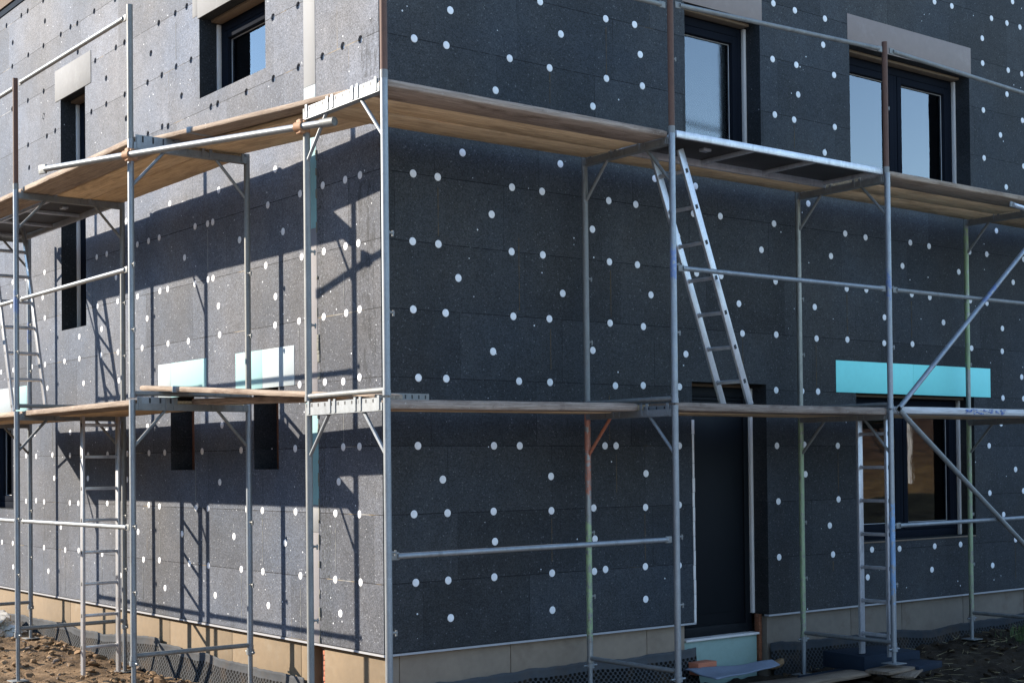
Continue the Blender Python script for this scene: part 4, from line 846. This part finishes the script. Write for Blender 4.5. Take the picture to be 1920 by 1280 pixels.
# planks bridging from the side deck to the corner frame
plank((-0.95, 1.98, 3.962), (-0.575, -0.56, 3.878), (1, 0, 0), 0.30, 0.036, 'plank_pale', 'outer bridging plank of the upper deck, running askew to the house corner', 'scaffold planks', bands=(0.62,), seed=41, rnd=0.012)
plank((-0.70, 1.80, 3.912), (-0.47, -0.50, 3.840), (1, 0, 0), 0.45, 0.036, 'plank', 'wall side bridging plank of the upper deck at the house corner', 'scaffold planks', seed=42)
plank((-1.00, 1.97, 2.008), (-0.655, -0.92, 1.822), (1, 0, 0), 0.26, 0.040, 'plank_pale', 'pale cracked bridging plank lying on top of the lower corner deck', 'scaffold planks', bands=(0.50,), seed=43, rnd=0.012)
plank((-0.70, 1.66, 1.895), (-0.55, -0.30, 1.842), (1, 0, 0), 0.29, 0.042, 'plank_grey', 'lower bridging plank seated in the side transom beneath the pale plank', 'scaffold planks', seed=44)

def hatch_deck(P, s0, s1, q0, q1, z, label):
    o = P(s0, q0, z); root = empty('hatch_deck', o, label, 'hatch deck', 'aluminium hatch decks')
    def bx(n, m, *bs):
        mb = MB()
        for (a, b, qa, qb, za, zb) in bs:
            p, r = P(a, qa, za), P(b, qb, zb); mb.bbox([min(v) for v in zip(p, r)], [max(v) for v in zip(p, r)], 0.003)
        return mb.build(n, M[m], root, origin=o)
    bx('side_rail', 'alu', (s0, s1, q0, q0 - 0.028, z - 0.052, z)); bx('side_rail', 'alu', (s0, s1, q1, q1 + 0.028, z - 0.066, z))
    bx('deck_board', 'plywood', (s0 + 0.002, s1 - 0.002, q0 - 0.029, q1 + 0.029, z - 0.012, z - 0.002))
    for s in (s0 + 0.01, s0 + (s1 - s0) * 0.36, s0 + (s1 - s0) * 0.66, s1 - 0.04): bx('cross_bar', 'alu', (s, s + 0.03, q0 - 0.0285, q1 + 0.0285, z - 0.045, z - 0.0125))
    bx('hatch_latch', 'alu', (s0 + 0.55, s0 + 0.63, q0 - 0.26, q0 - 0.32, z - 0.035, z - 0.0125))
hatch_deck(RS, 1.865, 4.275, 1.150, 0.51, ZT + 0.012, 'aluminium hatch deck with dark plywood above the leaning ladder')
hatch_deck(LS, 4.192, 6.66, 0.825, 0.235, ZTL - 0.01, 'aluminium hatch deck seen from below at the left picture edge')
t = MB(); t.box((-0.33, -0.585, 1.800), (0.01, -0.58, 1.848)); t.box((-0.33, -0.579, 1.800), (0.01, -0.52, 1.804))
for i in range(6): t.box((-0.30 + i * 0.055, -0.5865, 1.812), (-0.290 + i * 0.055, -0.5785, 1.838), 1)
tag(t.build('steel_channel', [M['galv_dull'], M['black']], None, (-0.33, -0.585, 1.812), smooth=False), 'short slotted steel channel lying on the lower deck by the house corner', 'steel channel')

# ---------------------------------------------------------------- ladders
def ladder(foot0, foot1, top0, top1, nr, label, first=0.16, mat='alu', pitch=None):
    f0, f1, t0, t1 = map(Vector, (foot0, foot1, top0, top1)); o = (f0 + f1) / 2
    root = empty('ladder', o, label, 'ladder', 'aluminium ladders of the scaffold')
    W = (f1 - f0).normalized(); D = ((t0 + t1) / 2 - o).normalized(); N = W.cross(D).normalized()
    for f, t in ((f0, t0), (f1, t1)):
        d = (t - f).normalized(); mb = MB(); Mx = Matrix((( d.x, N.x, W.x, f.x), (d.y, N.y, W.y, f.y), (d.z, N.z, W.z, f.z), (0, 0, 0, 1)))
        mb.bbox((0, -0.030, -0.0125), ((t - f).length, 0.030, 0.0125), 0.003, 0, Mx); st = mb.build('stile', M[mat], root, origin=o)
        L = (t - f).length; s = first
        while s < L - 0.05: mb = MB(); mb.bbox((s - 0.017, -0.014, -0.0135), (s + 0.017, 0.014, 0.0135), 0.001, 0, Mx); mb.build('rung_socket', M['black'], st, origin=o); s += pitch or (L - first - 0.1) / (nr - 1)
    L = (t0 - f0).length; s = first
    while s < L - 0.05:
        a = f0 + (t0 - f0).normalized() * s; b = f1 + (t1 - f1).normalized() * s; d = b - a; mb = MB()
        Mx = Matrix.Translation(a) @ Matrix(((W.x, N.x, D.x, 0), (W.y, N.y, D.y, 0), (W.z, N.z, D.z, 0), (0, 0, 0, 1)))
        mb.bbox((0.011, -0.014, -0.014), (d.length - 0.011, 0.014, 0.014), 0.004, 0, Mx); mb.build('rung', M[mat], root, origin=o); s += pitch or (L - first - 0.1) / (nr - 1)
    return root
ladder((2.83, -0.66, 1.806), (2.83, -0.95, 1.806), (2.09, -0.66, 3.735), (2.09, -0.95, 3.735), 8, 'leaning aluminium ladder between the lower deck and the hatch above the door', pitch=0.283, first=0.20)
ladder((4.365, -0.79, -0.30), (4.365, -1.085, -0.30), (4.365, -0.79, 1.72), (4.365, -1.085, 1.72), 8, 'upright aluminium ladder standing on dark boards in front of the ground floor window', pitch=0.285, first=0.175)
ladder((-0.41, 3.83, -0.49), (-0.74, 3.83, -0.49), (-0.41, 3.81, 1.83), (-0.74, 3.81, 1.83), 9, 'upright aluminium ladder standing in the sunlit dirt at the side wall', pitch=0.285, first=0.245)
ladder((-0.47, 5.45, 1.89), (-0.80, 5.45, 1.89), (-0.47, 6.11, 3.85), (-0.80, 6.11, 3.85), 8, 'leaning aluminium ladder at the left picture edge below the hatch deck', pitch=0.283, first=0.10)
# ================================================================ ground level things
def membrane(P, u0, u1, label, top, seed, lean=0.10, mat='membrane'):
    nu = int((u1 - u0) / 0.03); nv = 22; V = []; A = []
    for i in range(nu + 1):
        u = u0 + (u1 - u0) * i / nu
        hem = top(u) + 0.016 * mnoise.noise(Vector((u * 2.3, seed, 0))) + 0.010 * mnoise.noise(Vector((u * 7, seed, 2))) + 0.006 * mnoise.noise(Vector((u * 19, seed, 2)))
        bul = 0.030 * mnoise.noise(Vector((u * 1.6, seed, 7))) + 0.018 * mnoise.noise(Vector((u * 5.1, seed, 8)))
        for j in range(nv + 1):
            s = 0.50 * j / nv; t = s / 0.50
            dd = 0.038 - 0.008 - lean * t - bul * (0.35 + t) * 0.8 + 0.012 * math.sin(u * 9 + seed) * (1 - t) ** 2 - 0.02 * (1 - t) ** 8
            V.append(P(u, min(dd, 0.036), hem - s)); A.append((u, s, 0))
    F = [(i*(nv+1)+j, (i+1)*(nv+1)+j, (i+1)*(nv+1)+j+1, i*(nv+1)+j+1) for i in range(nu) for j in range(nv)]
    me = bpy.data.meshes.new('drainage_membrane'); me.from_pydata(V, [], F); me.materials.append(M[mat])
    at = me.attributes.new('hem', 'FLOAT_VECTOR', 'POINT'); at.data.foreach_set('vector', [c for a in A for c in a])
    me.polygons.foreach_set('use_smooth', [True] * len(F)); me.update()
    o = bpy.data.objects.new('drainage_membrane', me); COL.objects.link(o)
    md = o.modifiers.new('thickness', 'SOLIDIFY'); md.thickness = 0.004; md.offset = 1
    return tag(o, label, 'membrane', 'dimpled drainage membranes along the plinth')
pw_ = lambda ps: (lambda u: next((a[1] + (b[1] - a[1]) * (u - a[0]) / (b[0] - a[0]) for a, b in zip(ps[:-1], ps[1:]) if a[0] <= u <= b[0]), ps[-1][1] if u > ps[-1][0] else ps[0][1]))
membrane(LW['u'], 1.15, 3.86, 'sunlit grey dimpled membrane along the plinth under the small basement openings', pw_([(1.1, -.30), (2.05, -.294), (2.5, -.289), (3.1, -.271), (3.9, -.265)]), 1.0)
membrane(LW['u'], 3.84, 9.6, 'sunlit grey dimpled membrane behind the dirt bank at the left', pw_([(3.8, -.222), (4.66, -.248), (5.2, -.30), (5.62, -.305), (6.25, -.277), (7.2, -.293), (8.3, -.30), (9.6, -.28)]), 2.0)
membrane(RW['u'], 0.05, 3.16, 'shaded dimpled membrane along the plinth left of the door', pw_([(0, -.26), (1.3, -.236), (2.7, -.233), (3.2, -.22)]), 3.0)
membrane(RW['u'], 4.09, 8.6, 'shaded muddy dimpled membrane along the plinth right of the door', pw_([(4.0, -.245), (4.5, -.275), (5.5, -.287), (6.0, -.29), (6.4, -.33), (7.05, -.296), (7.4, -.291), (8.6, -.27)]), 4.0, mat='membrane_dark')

def rock(mb_or_none, c, r, seed, mat=None, squash=0.55, rot=0.0):
    bm = bmesh.new(); bmesh.ops.create_icosphere(bm, subdivisions=2 if r < 0.03 else 3, radius=1.0); rn = random.Random(seed)
    ax = Vector((rn.uniform(.7, 1.3), rn.uniform(.6, 1.1), squash * rn.uniform(.7, 1.2)))
    cuts = [(Vector((rn.uniform(-1, 1), rn.uniform(-1, 1), rn.uniform(-.6, 1))).normalized(), rn.uniform(.45, .85)) for _ in range(7)]
    Rz = Matrix.Rotation(rn.uniform(0, 6.28), 3, 'Z') @ Matrix.Rotation(rn.uniform(-.5, .5), 3, 'X')
    for v in bm.verts:
        p = v.co.copy()
        for n, dd in cuts:
            e = p.dot(n) - dd
            if e > 0: p -= n * e
        p *= 1 + 0.10 * mnoise.noise(p * 3 + Vector((seed, 0, 0)))
        v.co = Rz @ Vector((p.x * ax.x, p.y * ax.y, p.z * ax.z)) * r + Vector(c)
    mb = mb_or_none or MB(); mb.addbm(bm)
    return mb
rn = random.Random(21)
rub = MB(); cnt = 0
while cnt < 2300:                                           # loose clods and chips in the turned soil, side and front
    if cnt < 1750: x, y = -rn.random() ** 1.4 * 3.0 - 0.06, rn.uniform(0.8, 8.2)
    else: x, y = rn.uniform(2.0, 8.6), -rn.random() ** 1.3 * 2.2 - 0.1
    r = 0.007 + 0.036 * rn.random() ** 3.0
    rock(rub, (x, y, ground_z(x, y) + r * 0.5 + 0.008), r, cnt); cnt += 1
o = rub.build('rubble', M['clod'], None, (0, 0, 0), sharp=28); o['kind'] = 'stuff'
big = [(-0.30, 4.70, .075, 'rounded brown stone beside the foot of the side ladder'), (-0.50, 4.30, .06, 'small brown stone in front of the side ladder'), (-0.20, 5.35, .055, 'upright pale brown stone near the left membrane'),
       (-0.12, 5.0, .06, 'dark brown stone against the left membrane'), (-0.9, 5.1, .06, 'flat brown stone on the dirt bank'), (-1.35, 4.55, .055, 'pale stone next to the outermost side jack'), (-1.0, 4.5, .05, 'buried stone in the dirt by the side jack'),
       (-0.32, 3.15, .075, 'broken brown stone heap piece at the right end of the sunlit dirt'), (-0.45, 3.45, .06, 'jagged stone right of the side ladder'), (-0.24, 2.55, .065, 'brown stone under the small basement openings'), (-0.15, 6.0, .05, 'orange brown stone behind the left jack'),
       (-0.55, 2.9, .05, 'flat stone at the bottom of the sunlit dirt')]
for i, (x, y, r, lb) in enumerate(big):
    z = ground_z(x, y); o = rock(None, (x, y, z + r * 0.45), r, 300 + i).build('stone', M['stone'], None, (x, y, z), sharp=26); tag(o, lb, 'stone', 'stones lying in the dirt')
for i, (x, y, r, lb) in enumerate([(4.10, -0.02, .085, 'dark stone lump at the right foot of the door opening'), (3.86, -0.02, .05, 'flat wood chip shaped stone on the grey mat')]):
    o = rock(None, (x, y, -0.44), r, 500 + i, squash=0.5).build('stone', M['stone'], None, (x, y, -0.48), sharp=26); tag(o, lb, 'stone', 'stones lying in the dirt')

# crumpled film at the far left
bm = bmesh.new(); bmesh.ops.create_icosphere(bm, subdivisions=5, radius=1.0)
for v in bm.verts:
    p = v.co.copy(); f = 1 + 0.42 * mnoise.noise(p * 1.7) + 0.22 * abs(mnoise.noise(p * 4.1)) + 0.10 * abs(mnoise.noise(p * 9))
    v.co = Vector((p.x * 0.30 * f, p.y * 0.62 * f, max(p.z, -0.3) * 0.155 * f)) + Vector((-0.40, 7.65, -0.40))
mb = MB(); mb.addbm(bm); tag(mb.build('plastic_sheet', M['film'], None, (-0.40, 7.65, -0.46), sharp=40), 'crumpled whitish plastic sheet lying on the dirt at the left edge', 'plastic sheet')

# things in front of the door and at the right
def slab(a, b, th, wid, m, label, name, cat, seed=0, parent=None):
    A = Vector(a); Bp = Vector(b); d = (Bp - A); iw = Vector((-d.y, d.x, 0)); iw = iw if iw.y > 0 else -iw
    return plank(A, Bp, iw, wid, th, m, label, None, seed=seed, name=name, cat=cat)
slab((1.90, -0.98, -0.455), (4.10, -1.10, -0.400), 0.035, 0.24, 'debris_wood', 'long wet board lying on the ground in front of the door', 'board', 'board', 61)
slab((2.55, -0.60, -0.475), (4.35, -0.80, -0.47), 0.03, 0.20, 'debris_wood', 'dark wet board lying behind the long board by the door', 'board', 'board', 62)
slab((2.28, -0.55, -0.44), (2.62, -0.60, -0.44), 0.03, 0.12, 'debris_wood', 'short pale board offcut beside the jack left of the door', 'board', 'board', 63)
slab((4.22, -1.44, -0.41), (4.66, -1.22, -0.395), 0.022, 0.20, 'debris_wood', 'brown board offcut lying right of the ladder foot', 'board', 'board', 64)
slab((4.08, -1.30, -0.375), (4.62, -1.24, -0.372), 0.03, 0.24, 'debris_wood', 'dark board under the jack plate at the ladder', 'board', 'board', 65)
def lump(name, lo, hi, m, label, cat, rz=0.0, bev=0.006):
    c = Vector([(a + b) / 2 for a, b in zip(lo, hi)]); Mx = Matrix.Translation(c) @ Matrix.Rotation(rz, 4, 'Z') @ Matrix.Translation(-c)
    mb = MB(); mb.bbox(lo, hi, bev, 0, Mx); return tag(mb.build(name, M[m], None, (c.x, c.y, lo[2])), label, cat)
lump('insulation_board', (4.30, -0.92, -0.45), (4.98, -0.42, -0.31), 'eps_dark', 'thick dark blue insulation board lying under the upright ladder', 'insulation board', R(-6))
lump('insulation_board', (4.45, -1.24, -0.43), (4.92, -0.97, -0.375), 'eps_dark', 'thin blue insulation offcut leaning at the ladder foot', 'insulation board', R(12))
lump('insulation_board', (3.70, -0.85, -0.47), (4.30, -0.62, -0.44), 'eps_dark', 'flat dark insulation strip in front of the thick board', 'insulation board', R(5))
lump('brick', (3.06, -0.10, -0.44), (3.30, 0.02, -0.335), 'brick', 'orange red brick lying at the left foot of the door', 'brick', R(4))
# grey mat at the door: a curled sheet
nu, nv = 40, 16; V = []
for i in range(nu + 1):
    for j in range(nv + 1):
        s, t = i / nu, j / nv; x = 2.96 + s * 0.82; y = -0.42 + 0.04 * s + t * (0.36 - 0.27 * s)
        y += 0.05 * mnoise.noise(Vector((x * 2.5, t, 3))); z = -0.415 + 0.03 * s * s + 0.03 * t + 0.02 * mnoise.noise(Vector((x * 3, y * 5, 0)))
        V.append((x, y, z))
F = [(i*(nv+1)+j, (i+1)*(nv+1)+j, (i+1)*(nv+1)+j+1, i*(nv+1)+j+1) for i in range(nu) for j in range(nv)]
me = bpy.data.meshes.new('floor_mat'); me.from_pydata(V, [], F); me.materials.append(M['fleece']); me.polygons.foreach_set('use_smooth', [True] * len(F))
o = bpy.data.objects.new('floor_mat', me); COL.objects.link(o); md = o.modifiers.new('thickness', 'SOLIDIFY'); md.thickness = 0.012; tag(o, 'grey blue fleece mat lying on the ground in front of the door', 'mat')

# dry stalks and grass
st = MB(); rn = random.Random(5)
for i in range(260):
    x, y = rn.uniform(4.3, 8.4), -rn.random() ** 1.2 * 2.3 - 0.12; z = ground_z(x, y) + 0.04; a = rn.uniform(0, 6.28); l = rn.uniform(.03, .16)
    st.tube((x, y, z), (x + l * math.cos(a), y + l * math.sin(a), z + rn.uniform(-.01, .035)), 0.0016, 4, r1=0.0007)
o = st.build('dry_straw', M['straw']); o['kind'] = 'stuff'
gs = MB()
for i in range(700):
    cx, cy = rn.choice(((7.45, -0.42), (7.9, -0.35), (7.2, -0.62), (8.2, -0.55)))
    x, y = cx + rn.gauss(0, .14), cy + rn.gauss(0, .09); z = ground_z(x, y) + 0.01; a = rn.uniform(0, 6.28); l = rn.uniform(.04, .12); k = rn.uniform(.1, .6)
    t = Vector((math.cos(a) * k, math.sin(a) * k, 1)).normalized() * l; sx = Vector((-math.sin(a), math.cos(a), 0)) * 0.0025; p = Vector((x, y, z))
    gs.add([p - sx, p + sx, p + t * 0.6 + sx * 0.7, p + t, p + t * 0.6 - sx * 0.7], [(0, 1, 2, 3, 4)])
o = gs.build('grass', M['blade'], smooth=False); o['kind'] = 'stuff'

# ---------------------------------------------------------------- birches on the slope behind the camera (seen in the panes)
def birch(x, y, h, seed, label):
    z0 = ground_z(x, y) - 0.1; rn = random.Random(seed); root = empty('birch_tree', (x, y, z0), label, 'tree', 'bare birches on the slope'); o = Vector((x, y, z0))
    tk = MB(); p = o.copy(); r = 0.011 * h + 0.02; d = Vector((rn.uniform(-.05, .05), rn.uniform(-.05, .05), 1)); pts_ = [(p.copy(), r)]
    for i in range(14):
        d = (d + Vector((rn.uniform(-.07, .07), rn.uniform(-.07, .07), 0.05))).normalized(); p = p + d * h / 14; r *= 0.87; pts_.append((p.copy(), r))
    for (a, ra), (b, rb) in zip(pts_[:-1], pts_[1:]): tk.tube(a, b, ra, 10, r1=rb)
    tk.build('trunk', M['bark'], root, origin=o)
    cr = MB()
    for a, ra in pts_[8:]:
        for k in range(4):
            an = rn.uniform(0, 6.28); q = a.copy(); dd = Vector((math.cos(an), math.sin(an), rn.uniform(.4, 1.0))).normalized(); rr = ra * 0.4; l = h * 0.05
            for s in range(5):
                nq = q + dd * l; cr.tube(q, nq, rr, 5, r1=rr * .7, caps=False)
                for t in range(4):
                    ta = rn.uniform(0, 6.28); e = nq + (dd * 0.6 + Vector((math.cos(ta), math.sin(ta), rn.uniform(-.5, .5)))) * l * 0.8; cr.tube(nq, e, 0.006, 3, r1=0.002, caps=False)
                q = nq; rr *= .7; dd = (dd + Vector((rn.uniform(-.25, .25), rn.uniform(-.25, .25), -0.12))).normalized()
    cr.build('crown', M['twig'], root, origin=o)
for a in ((22.4, -11.7, 6.2, 1, 'slender bare birch standing alone in front of the dark upper slope'), (16.9, -8.0, 5.6, 2, 'bare birch higher up the dry slope'), (12.6, -9.5, 5.2, 3, 'bare birch lowest on the dry slope')):
    birch(*a)
